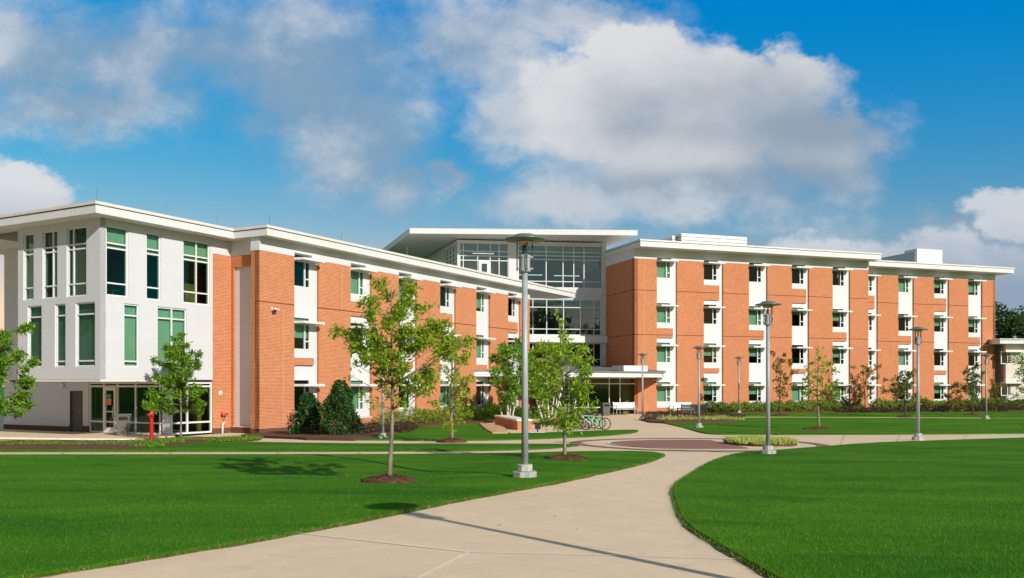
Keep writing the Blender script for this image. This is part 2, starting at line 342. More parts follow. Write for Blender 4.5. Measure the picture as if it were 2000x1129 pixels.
def put(o, parent): o.parent = parent
def tag(o, label=None, category=None, group=None, kind=None):
    if label: o['label'] = label
    if category: o['category'] = category
    if group: o['group'] = group
    if kind: o['kind'] = kind
    return o
def thing(name, label, category, loc=(0, 0, 0), rz=0.0, group=None):
    o = bpy.data.objects.new(name, None); COL.objects.link(o); o.empty_display_size = .2
    o.location = loc; o.rotation_euler = (0, 0, rz); return tag(o, label, category, group)
def dup(o, parent=None):
    c = o.copy(); COL.objects.link(c)
    if parent: c.parent = parent
    for ch in list(o.children): dup(ch, c)
    return c
def np_mesh(name, verts, k, m, quads=None):
    """verts (N,k,3): N separate k-gons"""
    n = len(verts); me = bpy.data.meshes.new(name)
    me.vertices.add(n*k); me.vertices.foreach_set('co', verts.astype(np.float32).ravel())
    me.loops.add(n*k); me.loops.foreach_set('vertex_index', np.arange(n*k, dtype=np.int32))
    me.polygons.add(n); me.polygons.foreach_set('loop_start', np.arange(n, dtype=np.int32)*k)
    try: me.polygons.foreach_set('loop_total', np.full(n, k, dtype=np.int32))
    except Exception: pass
    me.update(calc_edges=True)
    if m: me.materials.append(MATS[m])
    return me
def link_mesh(name, me, parent=None, loc=None, **kw):
    o = bpy.data.objects.new(name, me); COL.objects.link(o)
    if loc is not None: o.location = loc
    if parent: o.parent = parent
    return tag(o, **kw)

class Frame:
    """a wall's own axes: x along the wall to the right, y into the building, z up; origin on the wall"""
    def __init__(s, ox, oy, ang): s.o = Vector((ox, oy, 0)); s.a = ang; s.c = math.cos(ang); s.s = math.sin(ang)
    def w(s, x, y, z=0): return Vector((s.o.x+x*s.c-y*s.s, s.o.y+x*s.s+y*s.c, z))
    def sx(s, px, y=0.0):
        """distance along the wall of photo column px (in the plane at depth y)"""
        u = (px-CX)/F; o = s.w(0, y); return (u*o.y-o.x)/(s.c-u*s.s)
    def sz(s, px, py, y=0.0):
        p = s.w(s.sx(px, y), y); return (HY-py)/F*p.y
    def off(s, x, y): p = s.w(x, y); return Frame(p.x, p.y, s.a)
    def turn(s, x, y, da): p = s.w(x, y); return Frame(p.x, p.y, s.a+da)

def wall_grid(mb, x0, x1, z0, z1, holes, y0, y1, keep=()):
    """a wall slab with rectangular holes (x0,x1,z0,z1); keep = rectangles that stay solid inside holes"""
    xs = sorted({x0, x1, *[h[i] for h in list(holes)+list(keep) for i in (0, 1) if x0 < h[i] < x1]})
    zs = sorted({z0, z1, *[h[i] for h in list(holes)+list(keep) for i in (2, 3) if z0 < h[i] < z1]})
    def solid(i, j):
        if i < 0 or j < 0 or i >= len(xs)-1 or j >= len(zs)-1: return False
        cx, cz = (xs[i]+xs[i+1])/2, (zs[j]+zs[j+1])/2
        for h in keep:
            if h[0] < cx < h[1] and h[2] < cz < h[3]: return True
        return not any(h[0] < cx < h[1] and h[2] < cz < h[3] for h in holes)
    for i in range(len(xs)-1):
        for j in range(len(zs)-1):
            if not solid(i, j): continue
            a, b, c, d = xs[i], xs[i+1], zs[j], zs[j+1]
            mb.add([(a,y0,c),(b,y0,c),(b,y0,d),(a,y0,d)], [(0,1,2,3)]); mb.add([(a,y1,c),(b,y1,c),(b,y1,d),(a,y1,d)], [(3,2,1,0)])
            if not solid(i-1, j): mb.add([(a,y0,c),(a,y1,c),(a,y1,d),(a,y0,d)], [(3,2,1,0)])
            if not solid(i+1, j): mb.add([(b,y0,c),(b,y1,c),(b,y1,d),(b,y0,d)], [(0,1,2,3)])
            if not solid(i, j-1): mb.add([(a,y0,c),(b,y0,c),(b,y1,c),(a,y1,c)], [(3,2,1,0)])
            if not solid(i, j+1): mb.add([(a,y0,d),(b,y0,d),(b,y1,d),(a,y1,d)], [(0,1,2,3)])
    return mb

# ------------------------------------------------ terrain
def smooth(t): t = np.clip(t, 0, 1); return t*t*(3-2*t)
YS = [-400, 0, 7, 12, 16, 20, 24, 28, 32, 36, 46, 58, 72, 100, 400]
HL = [-1.6, -1.6, -1.6, -1.63, -1.67, -1.73, -1.83, -1.94, -2.04, -2.12, -2.27, -2.26, -2.21, -2.2, -2.2]
HR = [-1.6, -1.6, -1.6, -1.70, -1.80, -1.90, -1.965, -2.01, -2.07, -2.13, -2.30, -2.27, -2.21, -2.2, -2.2]
def H(x, y):
    x = np.asarray(x, float); y = np.asarray(y, float)
    def prof(h): return sum(np.interp(y+d, YS, h)*w for d, w in ((-2, .15), (-1, .2), (0, .3), (1, .2), (2, .15)))
    k = smooth((x-.5)/4); z = prof(HL)*(1-k)+prof(HR)*k
    z = z-.13*np.exp(-((y-18)/1.7)**2)*smooth((-x)/2.2)
    z = z-.20*smooth((-x-6)/8)*np.exp(-((y-38)/4.0)**2)
    return z
def h(x, y): return float(H(x, y))
def G(px, py):
    """where the line of sight through a photo pixel meets the ground"""
    u = (px-CX)/F; v = (HY-py)/F; Y = 1.0; 
    a, b = 2.0, 400.0
    for _ in range(50):
        m = (a+b)/2
        if v*m > h(u*m, m): a = m
        else: b = m
    return Vector((u*a, a, h(u*a, a)))
def P(px, py, z): Y = (HY-py)/F; Y = z/Y; return Vector(((px-CX)/F*Y, Y, z))

def drape(name, m, poly, dz, grid=.8, kind='structure', skirt=.12, rough=0.0, parent=None, mound=0.0, **kw):
    """a sheet laid on the ground inside a world-space outline, with a short skirt at its edge"""
    n = len(poly); pts = [Vector((p[0], p[1])) for p in poly]
    # refine outline
    out = []
    for i in range(n):
        a, b = pts[i], pts[(i+1) % n]; k = max(1, int((b-a).length/grid))
        out += [a.lerp(b, t/k) for t in range(k)]
    pts = out; n = len(pts)
    PX = np.array([p.x for p in pts]); PY = np.array([p.y for p in pts])
    gx, gy = np.meshgrid(np.arange(PX.min()+grid/2, PX.max(), grid), np.arange(PY.min()+grid/2, PY.max(), grid)); gx = gx.ravel(); gy = gy.ravel()
    ins = inside(gx, gy, PX, PY); gx = gx[ins]; gy = gy[ins]
    dmin = np.full(len(gx), 1e9)
    for i in range(n): dmin = np.minimum(dmin, (gx-PX[i])**2+(gy-PY[i])**2)
    ok = dmin > (grid*.35)**2; gx = gx[ok]; gy = gy[ok]; dd = np.sqrt(dmin[ok])
    allp = pts+[Vector((x, y)) for x, y in zip(gx, gy)]
    vs, es, fs, *_ = delaunay_2d_cdt(allp, [(i, (i+1) % n) for i in range(n)], [], 1, 1e-5)
    X = np.array([v.x for v in vs]); Y = np.array([v.y for v in vs]); Z = H(X, Y)+dz
    if mound:
        d = np.full(len(X), 1e9)
        for i in range(n): d = np.minimum(d, (X-PX[i])**2+(Y-PY[i])**2)
        Z = Z+mound*smooth(np.sqrt(d)/.6)
    if rough: Z = Z+RNG.uniform(0, rough, len(Z))
    verts = [(float(a), float(b), float(c)) for a, b, c in zip(X, Y, Z)]
    faces = []
    for f in fs:
        a, b, c = [Vector(vs[i]) for i in f[:3]]
        faces.append(tuple(f) if (b-a).cross(c-a) > 0 else tuple(reversed(f)))
    mb = MB(); mb.v = verts; mb.f = faces
    if skirt:
        edges = {}
        for f in faces:
            for i in range(len(f)): edges[(f[i], f[(i+1) % len(f)])] = 1
        bd = [e for e in edges if (e[1], e[0]) not in edges]
        low = {}
        for a, b in bd:
            for q in (a, b):
                if q not in low: low[q] = len(mb.v); mb.v.append((verts[q][0], verts[q][1], verts[q][2]-skirt))
            mb.f.append((b, a, low[a], low[b]))
    return mb.build(name, m, parent, kind=kind, **kw)
def inside(x, y, PX, PY):
    r = np.zeros(len(x), bool); n = len(PX); j = n-1
    for i in range(n):
        c = ((PY[i] > y) != (PY[j] > y)) & (x < (PX[j]-PX[i])*(y-PY[i])/((PY[j]-PY[i]) or 1e-12)+PX[i]); r ^= c; j = i
    return r
def curve(pts, k=4):
    """Catmull-Rom through pixel points, mapped to the ground; returns world (x, y)"""
    q = []
    n = len(pts)
    for i in range(n-1):
        p0, p1, p2, p3 = pts[max(i-1, 0)], pts[i], pts[i+1], pts[min(i+2, n-1)]
        for t in range(k):
            t /= k
            q.append(tuple(.5*((2*p1[j])+(-p0[j]+p2[j])*t+(2*p0[j]-5*p1[j]+4*p2[j]-p3[j])*t*t+(-p0[j]+3*p1[j]-3*p2[j]+p3[j])*t**3) for j in (0, 1)))
    q.append(pts[-1]); return [tuple(G(*p)[:2]) for p in q]
# ------------------------------------------------ ground, paths, lawns
def build_ground():
    xs = sorted(set([-900, -500, -300, -200, -140, -100, -80]+[i*4 for i in range(-16, 17)]+[80, 100, 140, 200, 300, 500, 900]))
    ys = sorted(set([-600, -300, -150, -80, -50]+[i*4 for i in range(-10, 30)]+[140, 180, 250, 400, 700, 1200]))
    mb = MB(); X, Y = np.meshgrid(xs, ys); Z = H(X, Y)-.14
    mb.v = [(float(a), float(b), float(c)) for a, b, c in zip(X.ravel(), Y.ravel(), Z.ravel())]
    w = len(xs); mb.f = [(j*w+i, j*w+i+1, (j+1)*w+i+1, (j+1)*w+i) for j in range(len(ys)-1) for i in range(w-1)]
    mb.build('ground', 'grass_far', kind='structure', smooth=True)
    drape('path', 'concrete', [(-40, -3), (40, -3), (50, 60), (20, 78), (-8, 78), (-45, 60)], 0.0, grid=.9, skirt=.2)
build_ground()
LAWNS = []
def lawn(poly, dz=.045, **kw):
    LAWNS.append(poly); n = len(poly); ar = sum(poly[i][0]*poly[(i+1) % n][1]-poly[(i+1) % n][0]*poly[i][1] for i in range(n)); sg = 1 if ar > 0 else -1; g = []
    for i in range(n):
        a, b = Vector(poly[i-1]), Vector(poly[(i+1) % n]); d = (b-a).normalized(); e = random.uniform(.02, .07)*sg; g.append((poly[i][0]+d.y*e, poly[i][1]-d.x*e))
    drape('lawn_edge', 'soil', g, dz-.035, grid=.7, skirt=.1)
    return drape('lawn', 'lawn', poly, dz, grid=.7, skirt=.14, **kw)
def far(pts): return [tuple(G(*p)[:2]) for p in pts]
# near left lawn
A = curve([(-900, 894), (-300, 892), (0, 891), (400, 890.5), (760, 890), (1000, 887.5), (1100, 885), (1200, 883.5), (1262, 884.5), (1290, 888), (1293, 893), (1250, 908), (1180, 924), (1100, 942), (1000, 961), (900, 979), (790, 1002), (650, 1030), (500, 1058), (350, 1083), (200, 1108), (50, 1131), (-150, 1162), (-500, 1225)])+[(-12, 3)]
lawn(A)
# near right lawn
Bp = curve([(2900, 835), (2300, 847), (2000, 856.5), (1800, 863), (1700, 867), (1600, 874.5), (1500, 882.5), (1450, 886.5), (1420, 893), (1385, 906), (1350, 928), (1325, 946), (1316, 960), (1320, 980), (1330, 1008), (1352, 1036), (1400, 1066), (1450, 1096), (1510, 1131), (1600, 1180)])+[(6.5, 2.0), (25, 0), (34, 20)]
lawn(Bp, dz=.045)
# strip between the two left walks
Cp = curve([(-500, 884), (0, 883.3), (400, 883), (840, 882), (1000, 880), (1060, 877.5), (1100, 874.5), (1128, 871), (1115, 869.5), (1060, 869), (900, 868.5), (750, 868.5), (600, 867), (500, 865)])+far([(420, 864), (280, 865), (0, 866), (-500, 866)])
lawn(Cp)
# lawn in front of the left wing
Dp = curve([(680, 860.5), (800, 861), (900, 861.5), (1000, 860), (1105, 856), (1180, 852), (1232, 847), (1243, 843.5), (1240, 841), (1180, 842), (1100, 845), (1040, 847), (1000, 848)])+far([(960, 838), (940, 826), (900, 828), (800, 833), (740, 845)])
lawn(Dp)
# middle right lawn and the strip beyond the far walk
Ep = curve([(1272, 824), (1300, 828), (1326, 833.5), (1344, 838.5), (1369, 845.5), (1394, 848.8), (1443, 849.8), (1520, 849.8), (1617, 849.5), (1748, 849.5), (2000, 847.5), (2500, 842), (3000, 838)], 3)+[(60, 62), (40, 58)]+far([(1930, 818.5), (1800, 817.5), (1560, 816.5), (1450, 816.5), (1300, 816)])
lawn(Ep)
Fp = far([(1400, 813.8), (1480, 814.3), (1560, 814.6), (1800, 815.3), (1914, 816.2), (1945, 817)])+[(43, 59), (60, 64), (60, 77), (44, 79), (31, 75), (20, 71), (12.5, 68)]
lawn(Fp)
# planting beds of bark mulch
def bed(name, poly, m='mulch', dz=.075, grid=.45, mound=.05, rough=.03, **kw): return drape(name, m, poly, dz, grid=grid, skirt=.1, mound=mound, rough=rough, **kw)
BEDL = far([(-300, 866), (60, 866.5), (262, 866), (330, 859), (420, 857.5), (510, 859.5), (470, 864), (380, 868), (320, 874.5), (250, 880.5), (0, 880.5), (-300, 881)])
bed('mulch_bed', BEDL)
LWF = Frame(-11.62, 41.0, math.atan2(1740, 960))
def lw(x, y): p = LWF.w(x, y); return (p.x, p.y)
BEDW = [lw(0, -.02)]+far([(470, 852.5), (520, 856), (600, 860), (690, 861.5)])+far([(760, 853.5), (793, 842), (830, 834.5), (880, 831.5), (940, 828), (975, 824)])+[lw(23, -1.5), lw(26.5, -.1)]
bed('mulch_bed', BEDW)
bed('straw_bed', far([(937, 829.5), (984, 833), (992, 848.5), (962, 848.8), (950, 842)]), 'straw', .085)
RWF = Frame(9.34, 68.0, math.radians(19.0))
def rw(x, y): p = RWF.w(x, y); return (p.x, p.y)
BEDR = [rw(2.0, -.05), rw(2.5, -2.2), rw(5.5, -1.9), rw(8.5, -2.4), rw(14, -2.6), rw(20, -3.6), rw(26, -4.5), rw(32, -5), rw(40, -4), rw(48, -3), rw(48, .5), rw(22, .4)]
bed('mulch_bed', BEDR)
bed('mulch_bed', far([(1251, 821), (1285, 817), (1380, 816), (1448, 818), (1456, 822), (1420, 826), (1340, 827), (1300, 827.5), (1270, 826)]))
bed('mulch_bed', far([(1042, 829), (1075, 816), (1150, 809), (1170, 812), (1125, 822), (1090, 831)]))
# circular brick plaza
CC = (6.4, 31.0)
def ring(R, n=96, a0=0, a1=360): return [(CC[0]+R*math.cos(math.radians(a)), CC[1]+R*math.sin(math.radians(a))) for a in np.linspace(a0, a1, n, endpoint=False)]
def annulus(name, m, R0, R1, dz, **kw):
    mb = MB(); n = 128
    for i in range(n):
        a = 2*math.pi*i/n
        for R in (R0, (R0+R1)/2, R1):
            x, y = CC[0]+R*math.cos(a), CC[1]+R*math.sin(a); mb.v.append((x, y, h(x, y)+dz))
    for i in range(n):
        j = (i+1) % n
        for k in (0, 1): mb.f.append((i*3+k, i*3+k+1, j*3+k+1, j*3+k))
    return mb.build(name, m, kind='structure', **kw)
annulus('brick_paving_ring', 'brick_paver', 4.0, 4.38, .016)
annulus('paving_joint', 'concrete_light', 2.98, 3.06, .018)
BP = G(1392, 861.5)
disc = [p for p in ring(2.98, 96) if p[0] < 7.35 or abs(p[1]-31) > 2.2]
disc = [p for p in ring(2.98, 96) if p[0] < 7.6]
i0 = max(range(len(disc)), key=lambda i: math.hypot(disc[i][0]-disc[(i+1) % len(disc)][0], disc[i][1]-disc[(i+1) % len(disc)][1]))
disc = disc[i0+1:]+disc[:i0+1]
disc = disc+[(BP.x, BP.y)]
drape('brick_paving_disc', 'brick_paver', disc, .016, grid=.5, skirt=0)
BEDC = [(8.62+1.18*math.cos(a)*1.0, 31.0+1.75*math.sin(a)) for a in np.linspace(0, 2*math.pi, 30, endpoint=False)]
bed('mulch_bed', BEDC, dz=.05, mound=.04)
mat('path_line', (.33, .27, .20), .9)
def joint(a, b, w=.022, m='concrete_light', dz=.014):
    a = Vector(a[:2]); b = Vector(b[:2]); d = (b-a); L = d.length; d.normalize(); nrm = Vector((-d.y, d.x))*w/2; mb = MB(); n = max(2, int(L/.4))
    for i in range(n+1):
        p = a+d*L*i/n
        for q in (p-nrm, p+nrm): mb.v.append((q.x, q.y, h(q.x, q.y)+dz))
    mb.f = [(2*i, 2*i+2, 2*i+3, 2*i+1) for i in range(n)]
    mb.build('path_joint', m, kind='structure')
joint(G(575, 1042), G(916, 1080)); joint(G(916, 1080), G(1480, 1095), .016); joint(G(916, 1080), G(815, 1133), .028)
joint(G(1130, 945), G(1330, 955), .012); joint(G(1250, 905), G(1400, 900), .02); joint(G(1120, 871.5), G(1400, 888), .02, 'path_line')
for px in (120, 330, 540, 700, 850, 960): joint(G(px, 883.6), G(px+8, 890), .018, 'path_line')
for a, b in (((1060, 869), (1075, 856.5)), ((1640, 873), (1650, 850)), ((1750, 866), (1758, 850)), ((1880, 861), (1890, 849)), ((1215, 850), (1330, 850)), ((1120, 840), (1290, 838)), ((1180, 842), (1215, 822)), ((1000, 822), (1300, 824))): joint(G(*a), G(*b), .012, 'path_line')

# ------------------------------------------------ grass blades on the lawns, real blades, thinner and denser near the camera
def build_grass():
    for nm, poly in (('grass', LAWNS[0]), ('grass', LAWNS[1]), ('grass', LAWNS[2])):
        PX = np.array([p[0] for p in poly]); PY = np.array([p[1] for p in poly])
        out = []
        for y0, y1, dens, wd, ht in ((3, 7, 700, .008, .045), (7, 9.5, 3600, .005, .028), (9.5, 13, 2400, .006, .025), (13, 18, 1200, .007, .022), (18, 26, 500, .009, .02)):
            xl = max(PX.min(), -.66*y1-1); xr = min(PX.max(), .66*y1+1)
            if xr <= xl: continue
            N = int((xr-xl)*(y1-y0)*dens); x = RNG.uniform(xl, xr, N); y = RNG.uniform(y0, y1, N)
            k = inside(x, y, PX, PY) & (np.abs(x) < .62*y+.8); x = x[k]; y = y[k]; N = len(x)
            if not N: continue
            z = H(x, y)+(.042 if poly is LAWNS[1] else .04)
            ang = RNG.uniform(0, 6.283, N); hh = ht*RNG.uniform(.5, 1.15, N); lean = RNG.uniform(0, .8, N)*hh; la = RNG.uniform(0, 6.283, N); ww = wd*RNG.uniform(.6, 1.3, N)
            dx = np.cos(ang)*ww/2; dy = np.sin(ang)*ww/2
            v = np.empty((N, 3, 3)); v[:, 0] = np.stack([x-dx, y-dy, z], 1); v[:, 1] = np.stack([x+dx, y+dy, z], 1)
            v[:, 2] = np.stack([x+np.cos(la)*lean, y+np.sin(la)*lean, z+hh], 1); out.append(v)
        if out: link_mesh('grass', np_mesh('grass', np.concatenate(out), 3, 'grass_blade'), kind='stuff')
build_grass()
def build_edges():
    out = []
    for poly, dz in ((LAWNS[0], .04), (LAWNS[1], .045), (LAWNS[2], .04)):
        n = len(poly)
        for i in range(n):
            a, b = Vector(poly[i-1]), Vector(poly[i]); L = (b-a).length; my = (a.y+b.y)/2
            if my < 6 or my > 27 or abs((a.x+b.x)/2) > .65*my+1 or L < 1e-4: continue
            N = int(L*330*min(1, 12/my)); t = RNG.uniform(0, 1, N); e = RNG.normal(0, .03, (N, 2)); x = a.x+(b.x-a.x)*t+e[:, 0]; y = a.y+(b.y-a.y)*t+e[:, 1]
            z = H(x, y)+dz-.03; ang = RNG.uniform(0, 6.283, N); hh = RNG.uniform(.02, .055, N); ww = RNG.uniform(.005, .010, N)*max(1, my/12); la = RNG.uniform(0, 6.283, N); ln = hh*RNG.uniform(.3, 1.6, N)
            v = np.empty((N, 3, 3)); dx = np.cos(ang)*ww/2; dy = np.sin(ang)*ww/2
            v[:, 0] = np.stack([x-dx, y-dy, z], 1); v[:, 1] = np.stack([x+dx, y+dy, z], 1); v[:, 2] = np.stack([x+np.cos(la)*ln, y+np.sin(la)*ln, z+hh], 1); out.append(v)
    v = np.concatenate(out); k = RNG.uniform(0, 1, len(v)) < .42
    link_mesh('dry_grass', np_mesh('dry_grass', v[k], 3, 'dry_grass'), kind='stuff'); link_mesh('grass', np_mesh('grass', v[~k], 3, 'grass_blade'), kind='stuff')
    m = 70; y = RNG.uniform(7.5, 24, m)**1.0; x = RNG.uniform(-.35, .35, m)*y+.15*y; z = H(x, y)+.012; q = RNG.uniform(0, 6.283, m); s = RNG.uniform(.012, .03, m)
    lv = np.stack([np.stack([x+s*np.cos(q+c)*f, y+s*np.sin(q+c)*f, z+RNG.uniform(0, .012, m)], 1) for c, f in ((0, 1), (1.57, .5), (3.14, 1), (4.71, .5))], 1)
    link_mesh('fallen_leaves', np_mesh('fallen_leaves', lv, 4, 'dry_grass'), kind='stuff')
build_edges()
# ------------------------------------------------ the dormitory
TH = math.atan2(1740, 960)
FW = Frame(-11.62, 41.0, TH)            # main face of the three storey wing
FPR = Frame(-16.78, 36.3, TH)           # pavilion, right face
FPL = Frame(-16.78, 36.3, TH-math.pi/2) # pavilion, left face (x negative)
FG = FPR.turn(3.32, 0, -math.pi/2)      # recessed ground floor face under the pavilion (x negative)
FE = Frame(-11.62, 41.0, TH-math.pi/2)  # end face of the wing (x negative)
A19 = math.radians(19)
FR = Frame(9.34, 68.0, A19)             # right wing, first section
c2_ = 67.4; xj = (1695.5-CX)/F; yj = c2_/(1-xj*math.tan(A19)); FR2 = Frame(xj*yj, yj, A19)
FRS = Frame(9.34, 68.0, A19-math.pi/2)  # right wing, shaded end face
FC = Frame(7.63, 73.0, math.radians(8.0))   # glazed centre, front face (x negative)
clx = FC.sx(893.2); _p = FC.w(clx, 0); FCS = Frame(_p.x, _p.y, A19-math.pi/2)
mat('joint_sealant', (.55, .36, .22), .8)
dorm = thing('dormitory_building', 'long orange brick and white residence hall with a glazed middle and white corner pavilion', 'building', (0, 0, 0))
ZB = -2.9
ROW = [-1.33, 1.72, 4.78, 8.25]; WH = 1.62; WW = 1.26
BLOCK = {0: (.98, 1.33), 1: (3.66, 4.40), 2: (6.70, 7.86)}   # brick blocks between row k and k+1
# window of the wings, built once: frame, pane and blind
def window_meshes():
    f = MB(); W, Hh = WW, WH; t = .055; d0, d1 = .0, .09
    for x0, x1, z0, z1 in ((0, t, 0, Hh), (W-t, W, 0, Hh), (t, W-t, 0, t), (t, W-t, Hh-t, Hh), (t, W-t, 1.24, 1.32)): f.box(x0, d0, z0, x1, d1, z1)
    f.box(.86, d0-.004, t, .93, d1-.004, 1.24); f.box(.93, d0+.003, .40, W-t, d1-.003, .46)
    p = MB().add([(t, .05, t), (W-t, .05, t), (W-t, .05, Hh-t), (t, .05, Hh-t)], [(0, 1, 2, 3)])
    return f.mesh('window_frame', 'frame_alu'), p.mesh('pane', 'glass_green')
WM = window_meshes()
BLM = {}
def blind_mesh(k):
    if k not in BLM:
        z0 = {1: .05, .5: .62, .3: 1.0, .8: .3}[k]; mb = MB(); n = 1
        mb.box(.05, .13, z0, WW-.06, .138, WH-.05); mb.box(.05, .125, z0-.03, WW-.06, .143, z0); BLM[k] = mb.mesh('blind', 'blind')
    return BLM[k]
fin_mb = MB(); fin_mb.prism([(-.02, 0), (.12, -.52), (1.62, -.52), (1.62, 0)], 0, .11); FIN = fin_mb.mesh('sun_shade', 'white_paint')
def window(frame, x, z, y, blind, label=None):
    o = bpy.data.objects.new('window', WM[0]); COL.objects.link(o); o.location = frame.w(x, y, z); o.rotation_euler = (0, 0, frame.a); o.parent = dorm
    tag(o, label); g = bpy.data.objects.new('pane', WM[1]); COL.objects.link(g); g.parent = o
    if blind: b = bpy.data.objects.new('blind', blind_mesh(blind)); COL.objects.link(b); b.parent = o
    return o
def shade(frame, x, z):
    o = bpy.data.objects.new('sun_shade', FIN); COL.objects.link(o); o.location = frame.w(x, -.005, z); o.rotation_euler = (0, 0, frame.a); o.parent = dorm
def wing_face(frame, x0, x1, cols, nrow, ztop, zfr, parity, blinds, fr_hole):
    """brick face with recessed white bays; blinds[row][col]"""
    brick, panel, frz, base = MB(), MB(), MB(), MB(); holes = []; keep = []
    for i, (a, b) in enumerate(cols):
        holes.append((a, b, -1.70, ztop+.01))
        for k in range(nrow-1):
            if (k+i+parity) % 2 == 0: keep.append((a, a+1.40, *BLOCK[k]))
    wall_grid(brick, x0, x1, -2.02, ztop, holes, 0, .3, keep)
    brick.build('brick_wall', 'brick', dorm, frame)
    base = MB().box(x0-.012, -.012, ZB, x1, .3, -2.024); base.build('base_course', 'brick_base', dorm, frame)
    fh = []
    for i, (a, b) in enumerate(cols):
        panel = MB()
        wh = [(a, a+WW, z, z+WH) for z in ROW[:nrow]]
        wall_grid(panel, a-.02, b+.02, -1.72, ztop, wh, .13, .22)
        panel.box(a, -.03, -1.76, b, .13, -1.703)      # sill
        panel.build('white_bay', 'white_flat', dorm, frame)
        fh.append((a, a+WW, ztop-.01, ROW[nrow-1]+WH))
        for r in range(nrow):
            if a+.3 > x0-2: window(frame, a, ROW[r], .135, blinds[r][i])
            shade(frame, a, ROW[r]+1.27)
    fz = MB(); wall_grid(fz, x0, x1, ztop+.001, zfr, fh, -.015, .3); fz.build('frieze', 'white_flat', dorm, frame)
def interior(frame, x0, x1, depth, floors, m='interior_wall', cross=()):
    mb = MB()
    for z in floors: mb.box(x0, .32, z-.16, x1, depth, z+.12)
    mb.box(x0, depth, ZB, x1, depth+.15, floors[-1])
    for x in cross: mb.box(x-.06, .34, ZB, x+.06, depth-.01, floors[-1]-.17)
    mb.build('rooms', m, dorm, frame)
# --- left wing
colsL = [(FW.sx(a), FW.sx(b)) for a, b in ((575.5, 623), (687, 727.5), (781, 816), (862, 892), (931, 957.5), (992, 1015.5))]
colsL = [(2.30+4.24*i, 2.30+4.24*i+1.76) for i in range(6)]
bl = [[0, 1, 0, 1, 0, 0], [.5, 0, .3, .5, 1, 0], [0, 1, 1, 0, .8, 0]]
wing_face(FW, 0, 26.7, colsL, 3, 6.22, 6.95, 0, bl, True)
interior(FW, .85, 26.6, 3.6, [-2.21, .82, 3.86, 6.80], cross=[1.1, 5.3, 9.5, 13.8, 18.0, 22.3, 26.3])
# --- right wing
colsR = [(FR.sx(1283), FR.sx(1322.2)), (FR.sx(1374.8), FR.sx(1412.4)), (FR.sx(1462.9), FR.sx(1498.8)), (FR.sx(1546.8), FR.sx(1580)), (FR.sx(1626.4), FR.sx(1660.3))]
blr = [[1, .5, .5, 1, 1], [1, .5, .5, 0, .5], [1, 0, 1, .3, .5], [1, 0, 0, 0, 0]]
xr1 = FR.sx(1696)
wing_face(FR, 0, xr1, colsR, 4, 9.69, 10.5, 1, blr, True)
colsR2 = [(FR2.sx(1754.9), FR2.sx(1784.8)), (FR2.sx(1824.6), FR2.sx(1853.4)), (FR2.sx(1891.5), FR2.sx(1918.7))]
wc = colsR2[0][0]-(colsR2[1][0]-colsR2[0][0]); colsR2 = [(wc, wc+1.74)]+colsR2
blr2 = [[.5, 0, .5, 1], [0, 1, 0, .3], [0, 0, .5, .5], [.5, 1, .5, .8]]
xr2 = FR2.sx(1943.7)
wing_face(FR2, -1.6, xr2, colsR2, 4, 9.69, 10.5, 0, blr2, True)
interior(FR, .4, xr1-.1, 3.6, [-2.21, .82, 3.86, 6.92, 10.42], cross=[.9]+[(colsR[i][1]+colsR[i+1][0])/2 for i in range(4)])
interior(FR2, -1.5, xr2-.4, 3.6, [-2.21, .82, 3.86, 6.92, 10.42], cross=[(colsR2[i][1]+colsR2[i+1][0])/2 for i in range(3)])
# end faces
mb = MB().box(-14, 0, -2.02, 0, .3, 9.69); mb.build('brick_wall', 'brick', dorm, FRS, label='shaded brick end wall beside the glazed middle')
MB().box(-14, -.012, ZB, 0, .3, -2.024).build('base_course', 'brick_base', dorm, FRS)
MB().box(-14, -.02, 9.691, .012, .3, 10.5).build('frieze', 'white_flat', dorm, FRS)
fr = FR2.turn(xr2, 0, math.pi/2); MB().box(0, -.01, ZB, 13, .28, 9.69).build('brick_wall', 'brick', dorm, fr); MB().box(.9, .6, 9.69, 12, .9, 10.5).build('frieze', 'white_flat', dorm, fr)
fr = FR.turn(xr1, 0, math.pi/2); MB().box(.02, -.01, ZB, 3.2, .28, 9.69).build('brick_wall', 'brick', dorm, fr)
fr = FW.turn(26.7, 0, math.pi/2); MB().box(.02, -.01, ZB, 11, .28, 6.9).build('brick_wall', 'brick', dorm, fr)
# --- roofs of the wings
def roof(name, frame, poly, zb, zt, cap=.12, m='fascia', lab=None, lip=.05):
    r = MB().prism(poly, zb, zt).build(name, m, dorm, frame, label=lab)
    # the cap: a thinner slab standing a little proud, over a dark shadow gap
    cx = sum(p[0] for p in poly)/len(poly); cy = sum(p[1] for p in poly)/len(poly)
    def grow(e):
        n = len(poly); out = []; ar = sum(poly[i][0]*poly[(i+1) % n][1]-poly[(i+1) % n][0]*poly[i][1] for i in range(n)); sg = 1 if ar > 0 else -1
        for i in range(n):
            a, b, c = Vector(poly[i-1]), Vector(poly[i]), Vector(poly[(i+1) % n])
            d1 = (b-a).normalized(); d2 = (c-b).normalized(); n1 = Vector((d1.y, -d1.x))*sg; n2 = Vector((d2.y, -d2.x))*sg
            k = (n1+n2); k = k/max(.3, k.dot(n1)); out.append(tuple(b+k*e))
        return out
    MB().prism(grow(-.03), zt+.001, zt+.035).build('shadow_gap', 'dark_gap', r, None)
    MB().prism(grow(lip), zt+.036, zt+.036+cap).build('roof_cap', 'fascia_cap', r, None)
    return r
OV = .75
LP = FW  # left roof in the wing's own axes
def cut(y): # where the wing's roof meets the glazed middle
    return 33.2-(y+.6)*.30
roof('roof', LP, [(-6.61-OV, 2.248-OV), (-.16, 2.248-OV), (-.16, -.62), (33.2, -.62), (33.2, 1.2), (28.4, 5.6), (26.7, 10), (26.7, 16), (-6.61-OV, 16)], 6.83, 7.14)
